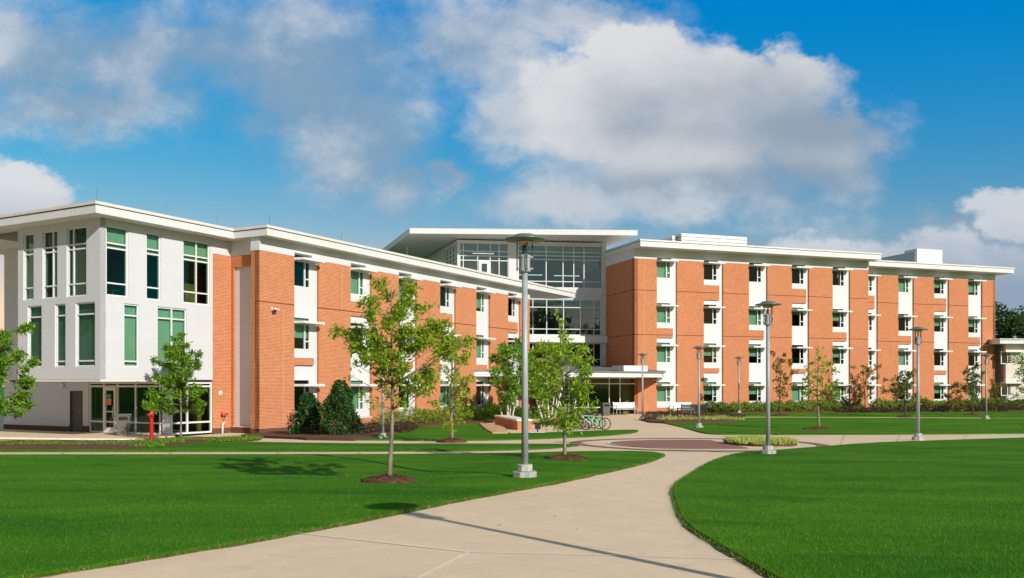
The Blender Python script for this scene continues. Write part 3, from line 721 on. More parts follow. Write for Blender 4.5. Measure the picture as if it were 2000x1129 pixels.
roof('roof', FR, [(-.1, -1.2), (FR.sx(1721, -1.2), -1.2), (FR.sx(1721, -1.2), 3.0), (xr1-.5, 3.0), (xr1-.5, 14), (-.1, 14)], 10.42, 10.80)
roof('roof', FR2, [(-.9, -1.15), (xr2+1.0, -1.15), (xr2+1.0, 13.2), (-.9, 13.2)], 10.30, 10.66)
# --- end of the left wing: pier, recess with white panel, brick above
pw = -.54
MB().box(pw, 0, -2.02, -.001, .4, 6.22).build('brick_pier', 'brick_low', dorm, FE)
MB().box(pw-.012, -.012, ZB, -.02, .4, -2.024).build('base_course', 'brick_base', dorm, FE)
MB().box(pw, -.02, 6.221, .014, .4, 6.95).build('frieze', 'white_flat', dorm, FE)
er = MB(); xa, xb = -2.25, FE.sx(456.5, .4)
wall_grid(er, xa, pw, -2.02, 6.13, [(xb, pw+.01, -1.95, 5.6)], .4, .7); er.build('brick_wall', 'brick_low', dorm, FE, label='recessed brick end wall beside the white pavilion')
MB().box(xa, .385, ZB, pw, .7, -2.024).build('base_course', 'brick_base', dorm, FE)
MB().box(xb-.02, .52, -1.95, pw, .6, 5.62).build('white_bay', 'white_panel', dorm, FE, label='tall white siding panel set into the brick')
MB().box(xb-.05, .36, -1.99, pw, .52, -1.952).build('sill', 'white_paint', dorm, FE)
MB().box(xa, .385, 6.131, pw, .7, 6.95).build('frieze', 'white_flat', dorm, FE)
MB().box(-.95, .38, 5.68, pw-.01, .398, 6.12).build('dark_brick_patch', 'brick_base', dorm, FE)
# --- pavilion walls
xk = FPR.sx(415.5); xi = 7.01
def rect(frame, a, b, z0, z1): return (frame.sx(a), frame.sx(b), z0, z1)
UP = (3.68, 6.57); LOW = (.76, 3.42)
hr = [rect(FPR, 207.5, 250.7, *UP), rect(FPR, 286, 314.5, *UP), rect(FPR, 358, 410, *UP), rect(FPR, 242, 272, *LOW), rect(FPR, 307.3, 365, *LOW)]
hl = [rect(FPL, 45.5, 65.8, *UP), rect(FPL, 83, 112, *UP), rect(FPL, 130, 168.7, *UP), rect(FPL, 54, 81.3, *LOW), rect(FPL, 107.3, 128, *LOW), rect(FPL, 147.5, 185.6, *LOW)]
ZS = .24
m1 = MB(); wall_grid(m1, 0, xk, ZS, 6.95, hr, 0, .25); m1.build('white_wall', 'white_panel', dorm, FPR, label='sunlit white siding on the right face of the pavilion')
m1 = MB(); wall_grid(m1, -5.51, .0, ZS, 6.95, hl, -.003, .25); m1.build('white_wall', 'white_panel', dorm, FPL, label='white siding on the left face of the pavilion')
MB().prism([(0.01, .01), (3.9, .01), (3.9, 5.5), (0.01, 5.5)], ZS-.10, ZS-.002).build('soffit', 'soffit', dorm, FPR)
MB().box(3.9, .26, ZS-.10, 8.5, 9, ZS-.002).build('ceiling', 'interior_ceiling', dorm, FPR)
MB().box(xk, 0, -2.02, xi, .3, 6.13).build('brick_wall', 'brick_low', dorm, FPR)
MB().box(xk, -.012, ZB, xi, .3, -2.024).build('base_course', 'brick_base', dorm, FPR)
MB().box(xk, -.004, 6.131, xi, .25, 6.95).build('frieze', 'white_flat', dorm, FPR)
FB = FPR.turn(3.32, 0, -math.pi/2)
MB().box(-11.95, 0, ZS, -5.4, .25, 6.95).build('white_wall', 'white_panel', dorm, FG)
xg = FG.sx(172.5); dd = (FG.sx(136.5), FG.sx(161.5))
m1 = MB(); wall_grid(m1, -11.95, xg, -1.93, ZS-.1, [(dd[0], dd[1], -2.3, -.27)], 0, .25); m1.build('white_wall', 'white_panel', dorm, FG)
m1 = MB(); wall_grid(m1, -11.97, xg, ZB, -1.94, [(dd[0], dd[1], -2.25, -1.9)], -.03, .25); m1.build('base_course', 'brick_base', dorm, FG)
MB().box(-12.0, -.05, -1.97, dd[0], -.031, -1.93).build('sill', 'white_paint', dorm, FG)
d = MB().box(dd[0], .06, -2.22, dd[1], .11, -.28).build('door', 'door_brown', dorm, FG, label='plain dark brown metal door in the white ground floor wall')
fm = MB(); fm.box(dd[0], -.01, -2.2, dd[0]+.05, .059, -.28).box(dd[1]-.05, -.01, -2.2, dd[1], .059, -.28).box(dd[0]+.05, -.01, -.33, dd[1]-.05, .059, -.28); fm.build('door_frame', 'door_brown', d)
MB().tube([(dd[1]-.14, .05, -1.25), (dd[1]-.14, -.02, -1.25), (dd[1]-.26, -.02, -1.25)], .015).build('handle', 'chrome', d)
MB().box(-11.95, .25, ZB, -11.7, 12, 6.95).build('white_wall', 'white_panel', dorm, FG)
def glazing(frame, x0, x1, z0, z1, vs, hs, y=.10, t=.06, glass='glass_green', label=None, name='window', blind=None, skip=(), d=.1):
    """framed glazing: vs = mullion positions along x, hs = rails, pane behind"""
    f = MB(); f.box(x0, y-.05, z0, x0+t, y+d-.05, z1).box(x1-t, y-.05, z0, x1, y+d-.05, z1).box(x0+t, y-.05, z0, x1-t, y+d-.05, z0+t).box(x0+t, y-.05, z1-t, x1-t, y+d-.05, z1)
    for v in vs: f.box(v-t/2, y-.047, z0+t, v+t/2, y+d-.053, z1-t)
    e = [x0+t]+[q for v in sorted(vs) for q in (v-t/2, v+t/2)]+[x1-t]
    for hh in hs:
        for i in range(0, len(e), 2): f.box(e[i], y-.044, hh-t/2, e[i+1], y+d-.056, hh+t/2)
    o = f.build(name, 'frame_alu', dorm, frame, label=label)
    p = MB().add([(x0+.02, y, z0+.02), (x1-.02, y, z0+.02), (x1-.02, y, z1-.02), (x0+.02, y, z1-.02)], [(0, 1, 2, 3)]).build('pane', glass, o)
    if blind:
        MB().box(x0+.05, y+.10, blind[0], x1-.05, y+.11, blind[1]).build('blind', 'blind', o)
    return o
def gz(frame, r, vpx, hs, **kw): return glazing(frame, r[0], r[1], r[2], r[3], [frame.sx(v) for v in vpx], hs, **kw)
UH = [5.86, 5.66, 4.21]; LH = [2.93, 1.0]
lbl = iter(['tall upper window nearest the pavilion corner, right face', 'narrow upper window in the middle of the pavilion right face', 'wide upper window next to the brick, pavilion right face', 'narrow lower window of the pavilion right face', 'wide lower window of the pavilion right face'])
gz(FPR, hr[0], [], UH, label=next(lbl), blind=(5.64, 6.5)); gz(FPR, hr[1], [], UH, label=next(lbl), blind=(5.6, 6.5)); gz(FPR, hr[2], [385], UH, label=next(lbl), blind=(5.6, 6.5))
gz(FPR, hr[3], [], LH, label=next(lbl), blind=(.78, 3.4)); gz(FPR, hr[4], [337], LH, label=next(lbl), blind=(.78, 3.4))
for i, (v, l_) in enumerate((([], 'leftmost upper window of the pavilion left face, narrow'), ([101.3], 'middle upper window of the pavilion left face'), ([141.3], 'upper window of the left face next to the pavilion corner'))): gz(FPL, hl[i], v, UH, label=l_)
for i, l_ in zip(range(3, 6), ('leftmost lower window of the pavilion left face', 'narrow middle lower window of the pavilion left face', 'lower window of the left face next to the pavilion corner')): gz(FPL, hl[i], [], LH, blind=(.78, 3.4), label=l_)
# ground floor glass of the pavilion
zg = ZS-.11
xg1 = -.0
def glx(p): return FG.sx(p)
o = glazing(FG, xg+.01, -.30, -2.21, zg, [glx(v) for v in (200, 227, 262, 310)], [-.06, -1.70], name='glass_wall', t=.075, label='floor to ceiling glass wall with a door, under the white overhang')
gd = MB(); a, b = glx(201.5)+.03, glx(226)-.03
gd.box(a, 0, -2.2, a+.12, .07, -.1).box(b-.12, 0, -2.2, b, .07, -.1).box(a+.12, 0, -2.2, b-.12, .07, -1.95).box(a+.12, 0, -.25, b-.12, .07, -.1).box(a+.12, 0.002, -1.25, b-.12, .068, -1.2); gdo = gd.build('door', 'frame_alu', dorm, FG, label='glazed entrance door with notices on it')
MB().box((a+b)/2-.16, -.03, -.92, (a+b)/2+.16, -.025, -.62).build('notice', 'poster_orange', gdo)
MB().box((a+b)/2-.17, -.03, -.58, (a+b)/2+.15, -.025, -.42).build('notice', 'poster_teal', gdo)
MB().tube([(b-.1, 0, -1.5), (b-.1, -.07, -1.48), (b-.1, -.07, -1.0), (b-.1, 0, -.98)], .016).build('handle', 'chrome', gdo)
MB().box(-.30, .0, -2.4, .0, .3, zg).build('column', 'white_flat', dorm, FG, label='white corner column of the glazed ground floor')
glazing(FPR, 3.34+.02, xk-.005, -2.21, zg, [FPR.sx(368)], [-.06, -1.70], name='glass_wall', t=.075, label='ground floor glass wall beside the brick')
# pavilion rooms
rm = MB()
rm.box(.3, .3, 2.98, 9, 5.3, 3.28); rm.box(.3, .3, 3.9, .34, .34, 3.95); rm.build('floor_slab', 'interior_floor', dorm, FPR)
MB().box(3.4, .3, -2.45, 14, 9, -2.215).build('floor_slab', 'interior_floor', dorm, FPR)
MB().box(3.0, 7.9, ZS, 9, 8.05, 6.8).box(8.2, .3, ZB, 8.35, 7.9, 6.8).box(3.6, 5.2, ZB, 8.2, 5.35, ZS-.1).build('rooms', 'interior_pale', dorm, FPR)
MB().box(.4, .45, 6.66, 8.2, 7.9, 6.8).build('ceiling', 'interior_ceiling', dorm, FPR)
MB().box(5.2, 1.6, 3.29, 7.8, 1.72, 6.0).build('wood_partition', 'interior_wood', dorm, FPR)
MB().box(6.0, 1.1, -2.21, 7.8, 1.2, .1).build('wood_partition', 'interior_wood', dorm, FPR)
# --- glazed middle
zt, zu = 11.6, 7.89
cw = MB(); xl = clx; gpx = lambda p: FC.sx(p)
holes = [(gpx(895.5), gpx(993.5), zu-3.5, 11.42), (gpx(1012), gpx(1176), zu, 11.36), (gpx(1030), gpx(1174.5), 4.05, 6.98), (gpx(1030), gpx(1174.5), 1.5, 3.42)]
wall_grid(cw, xl, .1, ZB, zt, holes, 0, .25); cw.build('white_wall', 'white_flat', dorm, FC, label='white framing of the glazed middle')
MB().box(xl-.02, -.03, 11.44, .1, -.001, 11.62).build('trim', 'white_paint', dorm, FC)
glazing(FC, holes[0][0], holes[0][1], holes[0][2], holes[0][3], [gpx(v) for v in (905, 933, 957.5, 975)], [10.75, 10.38, 10.02], glass='glass_lounge', name='glass_wall', t=.065, label='upper glass wall left of the white pier', blind=(10.75, 11.36))
glazing(FC, holes[1][0], holes[1][1], holes[1][2], holes[1][3], [gpx(v) for v in (1067, 1100, 1121, 1141)], [10.82, 10.5, 10.2, 8.42], glass='glass_lounge', name='glass_wall', t=.065, label='large upper glass wall under the jutting roof', blind=(10.82, 11.3))
glazing(FC, holes[2][0], holes[2][1], holes[2][2], holes[2][3], [gpx(v) for v in (1041, 1068, 1101, 1134, 1160)], [6.32, 4.55], glass='glass_lounge', name='glass_wall', t=.065, label='third floor glass wall reflecting the trees', blind=(6.34, 6.92))
glazing(FC, holes[3][0], holes[3][1], holes[3][2], holes[3][3], [gpx(v) for v in (1041, 1068, 1101, 1134, 1160)], [2.1], glass='glass_lounge', name='glass_wall', t=.065, label='second floor glass wall above the entrance canopy')
xd0, xd1 = gpx(934.5), gpx(956.5)
dm = MB(); dm.box(xd0, -.06, 7.2, xd0+.25, .04, 10.0).box(xd1-.22, -.06, 7.2, xd1, .04, 10.0).box(xd0+.25, -.06, 9.75, xd1-.22, .04, 10.0); dm.build('door', 'white_paint', dorm, FC, label='white framed balcony door in the upper glass')
MB().box(gpx(1026), -.45, 3.45, .12, -.001, 3.98).build('ledge', 'white_paint', dorm, FC)
MB().box(-.30, -.20, ZB, .05, -.002, zt).build('column', 'white_flat', dorm, FC, label='white column where the glazed middle meets the right wing')
# side of the glazed middle
xs1 = FCS.sx(864)
cs = MB(); wall_grid(cs, -12, 0, ZB, zt, [(xs1, -.25, 7, 11.4)], .003, .25); cs.build('white_wall', 'white_flat', dorm, FCS)
glazing(FCS, xs1, -.25, 7, 11.4, [xs1*.82, xs1*.62, xs1*.42, xs1*.22], [10.75, 10.38, 10.0], glass='glass_lounge', name='glass_wall', t=.065, label='narrow return of the upper glass wall')
# lounge rooms: slabs, back walls, lit ceiling strips
lr = MB()
for z in (-2.3, .9, 3.55, 7.35, 11.45): lr.box(xl+.3, .35, z-.15, -.1, 8.8, z+.1)
lr.build('floor_slab', 'lounge_ceiling', dorm, FC)
MB().box(xl+.3, 8.8, ZB, -.1, 9, 11.4).box(-.25, .35, ZB, -.12, 8.8, 11.3).build('rooms', 'lounge_wall', dorm, FC)
MB().box(-5.6, 5.5, 7.46, -2.2, 5.8, 10.2).box(-9.5, 4.0, 3.66, -6.5, 4.2, 6.8).box(-3.5, 3.0, 3.66, -3.2, 3.3, 6.9).box(-8.9, 2.0, 7.46, -8.6, 2.3, 11.2).build('lounge_partition', 'interior_wall', dorm, FC)
em = bpy.data.materials.new('lamp_strip'); em.use_nodes = True; nt = NT(em.node_tree); bs = nt.n['Principled BSDF']; bs.inputs['Emission Color'].default_value = (1, .97, .9, 1); bs.inputs['Emission Strength'].default_value = 1.6; MATS['lamp_strip'] = em
for (x0, x1, y, z) in ((-7.4, -4.6, 3.6, 9.35), (-3.6, -1.4, 3.4, 9.3), (-10.6, -8.8, 3.0, 11.0), (-6.3, -4.2, 3.0, 6.95), (-2.9, -1.2, 3.4, 6.95)):
    MB().box(x0, y, z, x1, y+.12, z+.05).build('ceiling_lamp', 'lamp_strip', dorm, FC)
# the jutting top roof
v0, v1 = Vector((-7.93, 69.0)), Vector((9.85, 69.9)); dl = Vector((-.3256, .9455))
pts = [tuple(v0), tuple(v1), tuple(v1+dl*13), tuple(v0+dl*16)]
top = MB().prism(pts, [11.74, 11.74, 11.66, 11.66], [12.12, 12.12, 12.1, 12.1]).build('roof', 'fascia', dorm, label='big white flat roof jutting out over the glazed middle')
MB().prism([(p[0], p[1]) for p in pts], 12.125, 12.16).build('roof_cap', 'fascia_cap', top)
# --- entrance canopy, roof sloping up to the wall
ca = [(-2.45, 57.6), (10.98, 65.4), (11.75, 68.75), (9.36, 67.9), (7.6, 72.7), (1.35, 71.7), (1.35, 64.5)]
cn = MB().prism(ca, .56, [.86, .86, .98, 1.1, 1.45, 1.45, .95]).build('canopy', 'fascia', dorm, label='low white canopy over the entrance with a grey sloping roof')
grow = [(-2.55, 57.5), (11.12, 65.34), (11.9, 68.8), (9.36, 67.95), (7.6, 72.8), (1.3, 71.8), (1.3, 64.5)]
MB().prism(grow, [.865, .865, .99, 1.11, 1.46, 1.46, .96], [.97, .97, 1.09, 1.22, 1.58, 1.58, 1.07]).build('canopy_roof', 'roof_top', cn)
ev = Vector((13.43, 7.8)).normalized(); FV = Frame(-2.45, 57.6, math.atan2(7.8, 13.43))
MB().box(.1, -.035, .72, 15.4, -.002, .86).build('fascia_trim', 'white_paint', cn, None).location = FV.w(0, 0, 0); bpy.data.objects[-1] if 0 else None
t_ = [o for o in cn.children if o.name.startswith('fascia_trim')][0]; t_.rotation_euler = (0, 0, FV.a)
MB().box(12.6, .7, 1.0, 14.8, 2.1, 1.42).build('roof_curb', 'fascia', dorm, FV)
# entrance glass
FN = FV.off(0, 3.0); nx0, nx1 = FN.sx(1062), FN.sx(1253)
glazing(FN, nx0, nx1, -2.28, .56, [FN.sx(v) for v in (1088, 1112, 1150, 1191, 1212)], [.10, -1.66], name='glass_wall', t=.065, label='entrance glass wall under the canopy')
MB().box(nx0+.3, 4.2, -2.28, nx1-.2, 4.4, .5).build('rooms', 'interior_wall', dorm, FN)
MB().box(FN.sx(1230)-.1, .7, -2.28, FN.sx(1243), 1.0, .5).build('brick_pier', 'brick_low', dorm, FN)
MB().box(FN.sx(1256), -.12, ZB, FN.sx(1264), .4, .56).build('brick_pier', 'brick_low', dorm, FN)
MB().box(FN.sx(1266.5), -.15, ZB, FN.sx(1269), -.05, .56).build('downpipe', 'white_paint', dorm, FN)
MB().box(nx0-.2, -.1, ZB, nx0, .3, .56).build('column', 'white_flat', dorm, FN)
# --- things on the roofs that belong to the building
def louver(frame, x0, x1, y0, y1, z0, z1, n):
    b = MB().box(x0+.06, y0+.06, z0, x1-.06, y1-.06, z1-.05); o = b.build('plant_screen', 'grey_metal', dorm, frame)
    s = MB(); st = (z1-z0)/n
    for i in range(n):
        z = z0+i*st; s.box(x0, y0, z+.04, x1, y0+.055, z+st-.02).box(x0, y0+.056, z+.05, x0+.055, y1, z+st-.03)
    s.build('louvre', 'white_paint', o)
FU = FR.off(0, 4.5)
louver(FU, FU.sx(1331), FU.sx(1459), 0, 4, 10.9, FU.sz(1331, 455), 6)
FU2 = FR.off(0, 5.0); louver(FU2, FU2.sx(1313), FU2.sx(1318.5), 0, 5, 10.9, FU2.sz(1316, 460), 5)
FU3 = FR2.off(0, 3.2); zt3 = FU3.sz(1795, 485.5)
MB().box(FU3.sx(1791), 0, 10.6, FU3.sx(1840.5), 1.6, zt3).build('plant_housing', 'white_flat', dorm, FU3)
MB().box(FU3.sx(1789), .12, 10.6, FU3.sx(1838), 8.5, zt3-.28).build('plant_housing', 'grey_metal', dorm, FU3)
# lightning rods
def rod(px, py_base, frame, y, z0, hh=.55):
    x = frame.sx(px, y); p = frame.w(x, y, z0); MB().tube([(p.x, p.y, z0-.1), (p.x, p.y, z0+.15), (p.x, p.y, z0+hh)], [.022, .014, .010], 5).build('lightning_rod', 'chrome', dorm)
for px in (189.5, 324.5): rod(px, 0, FW, 1.75, 7.3)
for px in (526.5, 667, 872 if 0 else 795, 960): rod(px, 0, FW, -.35, 7.3)
rod(424.5, 0, FW, 2.1, 7.3)
for k in (.04, .30, .62, .96): p = v0.lerp(v1, k); MB().tube([(p.x, p.y+.2, 12.1), (p.x, p.y+.2, 12.7)], [.02, .012], 5).build('lightning_rod', 'chrome', dorm)
for px in (1257, 1480, 1650): rod(px, 0, FR, -.9, 10.95)
rod(1900, 0, FR2, -.9, 10.8)
# conduit down the pavilion brick edge, fittings on the walls
def cam_fix(frame, px, py, lab, y=0):
    x, z = frame.sx(px, y), frame.sz(px, py, y); t = thing('security_camera', lab, 'camera', frame.w(x, y, z), frame.a); t.scale = (.8,)*3
    MB().box(-.06, -.04, -.08, .06, 0, .08).build('wall_plate', 'white_paint', t)
    MB().tube([(0, -.04, 0), (0, -.2, .02), (.02, -.3, 0)], .02).build('arm', 'white_paint', t)
    MB().tube([(-.12, -.26, -.02), (.2, -.40, -.06)], [.055, .05], 12).build('camera_body', 'white_paint', t, smooth=True)
    MB().lathe([(.0, -.13), (.06, -.12), (.085, -.04), (.09, .03)], 14, (0, -.26, -.09)).build('dome', 'dark_metal', t, smooth=True)
cam_fix(FW, 531, 603, 'small white security camera high on the brick near the corner of the left wing')
cam_fix(FR, 1278, 743, 'white security camera on brick beside the right end of the entrance canopy')
t = thing('wall_light', 'round white wall light on the brick beside the pavilion', 'wall light', FPR.w(FPR.sx(430), 0, FPR.sz(430, 768.5)), FPR.a)
o = MB().lathe([(.0, 0), (.13, 0), (.13, .04), (.10, .07), (.0, .08)], 20).build('housing', 'white_paint', t, smooth=True); o.rotation_euler = (math.pi/2, 0, 0)
o = MB().lathe([(.0, .081), (.06, .081), (.05, .11), (.0, .115)], 16).build('lens', 'lens', t); o.rotation_euler = (math.pi/2, 0, 0)
t = thing('wall_light', 'small white box light above the brown door', 'wall light', FG.w(FG.sx(124), 0, -.0), FG.a)
MB().box(-.14, -.12, -.10, .14, 0, .06).build('housing', 'white_paint', t); MB().box(-.11, -.118, -.125, .11, -.02, -.101).build('lens', 'lens', t)
t = thing('hose_connection', 'red fire department connection with dangling chains on the brick beside the pavilion', 'fire connection', FPR.w(FPR.sx(434), 0, FPR.sz(434, 810)), FPR.a); t.scale = (.72,)*3
o = MB().lathe([(0, 0), (.15, 0), (.15, .03), (.07, .05), (.07, .2), (0, .2)], 16).build('wall_plate', 'red_paint', t); o.rotation_euler = (math.pi/2, 0, 0)
for s in (-1, 1):
    MB().tube([(0, -.12, .02), (s*.13, -.26, .04)], .06, 10).build('outlet', 'red_paint', t); MB().tube([(s*.13, -.26, .04), (s*.16, -.30, .045)], .085, 12).build('cap', 'red_paint', t)
MB().torus((0, -.2, -.14), .12, .012, 20).build('chain', 'chrome', t)
MB().tube([(0, -.2, -.02), (0, -.18, -.3)], .012).build('chain', 'dark_metal', t)
t = thing('vent_pipe', 'short white bent pipe rising from the paving against the brick', 'pipe', FPR.w(FPR.sx(431), -.12, -2.3), FPR.a)
MB().tube([(0, 0, -.1), (0, 0, .42), (.03, 0, .49), (.1, 0, .52), (.15, 0, .50)], .045, 10).build('pipe', 'white_paint', t, smooth=True)
# patio in front of the pavilion with its low brick retaining wall
zf = -2.22
pa = [P(-420, 851, zf), P(0, 854.5, zf), P(262, 857, zf), P(272, 851.5, zf)]
pi = [tuple(p[:2]) for p in pa]+[tuple(FG.w(-.2, .05)[:2]), tuple(FG.w(-12.5, .05)[:2]), tuple(P(-420, 842, zf)[:2])]
pi = [tuple(p[:2]) for p in pa]+[tuple(FG.w(.6, -.3)[:2]), tuple(FG.w(.3, .2)[:2]), tuple(FG.w(-12, .2)[:2]), (-40, 46)]
MB().prism(pi, -2.7, zf).build('patio', 'concrete', kind='structure')
a, b = pa[1], pa[2]; a0 = pa[0]
fr = Frame(a.x, a.y, math.atan2(b.y-a.y, b.x-a.x)); L = (b-a).length; L0 = -(a-a0).length
rt = thing('retaining_wall', 'low brick retaining wall with concrete cap along the patio edge', 'low wall', tuple(fr.o), fr.a)
MB().box(L0, -.14, -2.9, L, -.02, zf-.06).build('brick_wall', 'brick_low', rt); MB().box(L0, -.18, zf-.058, L+.04, -.003, zf+.012).build('cap', 'concrete_light', rt)
# --- low annex beyond the right end
ax = thing('annex_building', 'low cream annex with white roof edge beyond the right end of the brick wing', 'building', (0, 0, 0))
FA = Frame(*(lambda p: (p[0], p[1]))(FR2.w(xr2+.3, -.9)), math.radians(6)); za = FA.sz(1950, 672)
wl = [(FA.sx(1956), FA.sx(1974.5), FA.sz(1965, 711), FA.sz(1965, 686)), (FA.sx(1956), FA.sx(1974.5), FA.sz(1965, 773), FA.sz(1965, 747)), (FA.sx(2012), FA.sx(2030), FA.sz(1965, 711), FA.sz(1965, 686)), (FA.sx(2012), FA.sx(2030), FA.sz(1965, 773), FA.sz(1965, 747))]
m1 = MB(); wall_grid(m1, 0, 14, -3, za, wl, 0, .3); m1.box(.25, .3, -3, .45, 9, za).box(.45, 5, -3, 14, 5.2, za); m1.build('wall', 'cream_panel', ax, FA)
MB().box(-1.2, -.9, za+.002, 15, 10, za+.36).build('roof', 'fascia', ax, FA); MB().box(-1.3, -1.0, za+.363, 15.1, 10, za+.46).build('roof_cap', 'fascia_cap', ax, FA)
for w_ in wl:
    f = MB(); x0, x1, z0, z1 = w_; t = .07
    f.box(x0, .05, z0, x0+t, .14, z1).box(x1-t, .05, z0, x1, .14, z1).box(x0+t, .05, z0, x1-t, .14, z0+t).box(x0+t, .05, z1-t, x1-t, .14, z1).box(x0+.62, .05, z0+t, x0+.69, .14, z1-t)
    fo = f.build('window', 'frame_alu', ax, FA); MB().add([(x0+.02, .1, z0), (x1, .1, z0), (x1, .1, z1), (x0+.02, .1, z1)], [(0, 1, 2, 3)]).build('pane', 'glass_green', fo)
    MB().box(x0+.1, -.5, z1-.1, x1+1.1, -.005, z1+.03).build('sun_shade', 'white_paint', ax, FA)
# chairs and table seen through the upper pavilion windows
def chair(x, y, rz, lab):
    t = thing('chair', lab, 'chair', FPR.w(x, y, 3.285), FPR.a+rz)
    MB().box(-.22, -.22, .43, .22, .22, .47).build('seat', 'white_paint', t); MB().box(-.21, .2, .5, .21, .24, .86).build('backrest', 'white_paint', t)
    for sx, sy in ((-1, -1), (1, -1), (-1, 1), (1, 1)): MB().tube([(sx*.2, sy*.2, .43), (sx*.24, sy*.23, 0)], .014, 6).build('leg', 'chrome', t)
chair(.75, .8, 2.0, 'white chair behind the upper window nearest the pavilion corner, left of the table')
chair(2.0, .85, -1.9, 'white chair behind the upper window nearest the pavilion corner, right of the table')
chair(5.0, 1.0, .4, 'white chair behind the wide upper window next to the brick')
t = thing('table', 'round dark cafe table behind the upper window nearest the pavilion corner', 'table', FPR.w(1.35, 1.0, 3.285))
MB().lathe([(0, .70), (.4, .70), (.4, .73), (0, .73)], 24).build('table_top', 'dark_metal', t); MB().lathe([(.22, 0), (.2, .03), (.035, .06), (.035, .70)], 16).build('pedestal', 'chrome', t)

# vertical control joints in the brick
for fr_, px, z0, z1 in ((FW, 554, -2.0, 3.6), (FW, 668.5, 3.9, 6.2), (FR, 1259, -2.0, 9.68), (FR, 1601, .4, 3.7), (FR2, 1744, .5, 6.3), (FR2, 1925, .5, 9.68)):
    x_ = fr_.sx(px); MB().box(x_-.012, -.004, z0, x_+.012, .0, z1).build('control_joint', 'joint_sealant', dorm, fr_)
# ------------------------------------------------ trees and plants
def leaves_mesh(name, pts, size, m, up=.25, narrow=.42, jitter=0.0):
    """one small folded leaf per point"""
    n = len(pts); p = np.array(pts)+(RNG.normal(0, jitter, (n, 3)) if jitter else 0)
    nr = RNG.normal(0, 1, (n, 3)); nr[:, 2] += up*3; nr /= np.linalg.norm(nr, axis=1)[:, None]
    t = np.cross(nr, RNG.normal(0, 1, (n, 3))); t /= np.linalg.norm(t, axis=1)[:, None]; b = np.cross(nr, t)
    L = (size*RNG.uniform(.6, 1.35, n))[:, None]; W = L*narrow*RNG.uniform(.7, 1.3, n)[:, None]
    v = np.empty((n, 5, 3)); v[:, 0] = p; v[:, 1] = p+t*L*.35+b*W*.5; v[:, 2] = p+t*L+nr*L*-.15; v[:, 3] = p+t*L*.45-b*W*.5; v[:, 4] = p+t*L*.12-b*W*.18
    return np_mesh(name, v, 5, m)
def crown_points(clumps, dens, twigs, mb, trunk_pts, limb_r, flat=.75):
    """clumps: (centre, radius, share); limbs run from the trunk to each clump, twigs fan out inside, leaves sit along the twigs"""
    out = []
    for c, r, sh in clumps:
        c = Vector(c)
        # attach to the trunk below the clump
        best = min(trunk_pts, key=lambda q: (q[0]-c).length*1.0+max(0, q[0].z-(c.z-.45*(q[0].xy-c.xy).length-.05))*3.0)
        a = best[0]; mid = a.lerp(c, .5)+Vector((random.uniform(-.05, .05), random.uniform(-.05, .05), -.06))*r*2
        r0 = min(best[1]*.42, limb_r*(.3+.6*r)); mb.tube([a, mid, c, c+(c-mid).normalized()*r*.6], [r0, r0*.6, r0*.35, r0*.12], 5)
        n = max(3, int(twigs*sh))
        for k in range(n):
            d = Vector(RNG.normal(0, 1, 3)); d.z = d.z*flat+.12; d.normalize()
            s = a.lerp(c, random.uniform(.55, 1.1)) if random.random() < .5 else c
            e = c+d*r*random.uniform(.45, 1.0)
            if (e-s).length < .05: continue
            mb.tube([s, s.lerp(e, .5)+Vector((0, 0, .04*r)), e], [r0*.22, r0*.14, r0*.06], 3, cap=False)
            m = max(3, int(dens*(e-s).length/r*r**.5))
            tt = np.sqrt(RNG.uniform(.12, 1.0, m)); q = np.array(s)[None]*(1-tt[:, None])+np.array(e)[None]*tt[:, None]
            out.append(q+RNG.normal(0, .055*(.6+r), (m, 3)))
    return np.concatenate(out)
def mound(loc, R, group='mulch rings round the young trees', label=None, r2=None):
    mb = MB(); n = 40; vs = [(0, 0, .085)]
    for j, (f, z) in enumerate(((.35, .08), (.7, .058), (.9, .036), (1.0, .012), (1.05, -.06))):
        for i in range(n):
            a = 2*math.pi*i/n; rr = R*f*(1+random.uniform(-.12, .12)); x, y = rr*math.cos(a), rr*math.sin(a)*.9
            vs.append((x, y, z+random.uniform(-.015, .015)+h(loc[0]+x, loc[1]+y)-loc[2]))
    fs = [(0, 1+i, 1+(i+1) % n) for i in range(n)]+[(1+j*n+i, 1+(j+1)*n+i, 1+(j+1)*n+(i+1) % n, 1+j*n+(i+1) % n) for j in range(4) for i in range(n)]
    p = RNG.uniform(-1, 1, (int(900*R), 2)); p = p[(p**2).sum(1) < 1.0]*R*1.04
    z = .10-.09*(np.linalg.norm(p, axis=1)/R)**2; q = np.stack([p[:, 0], p[:, 1]*.92, z], 1)
    m = MB(); m.add(vs, fs)
    for c in q:
        a = random.uniform(0, 6.28); dx, dy = .032*math.cos(a), .032*math.sin(a); e = random.uniform(-.02, .03)
        m.add([(c[0]-dx, c[1]-dy, c[2]-.01), (c[0]+dy*.3, c[1]-dx*.3, c[2]+.012), (c[0]+dx, c[1]+dy, c[2]+e), (c[0]-dy*.3, c[1]+dx*.3, c[2]+.004)], [(0, 1, 2, 3)])
    o = m.build('mulch_ring', 'mulch', smooth=True, label=label, category='mulch ring', group=group); o.location = (loc[0], loc[1], loc[2]+.05)
    return o
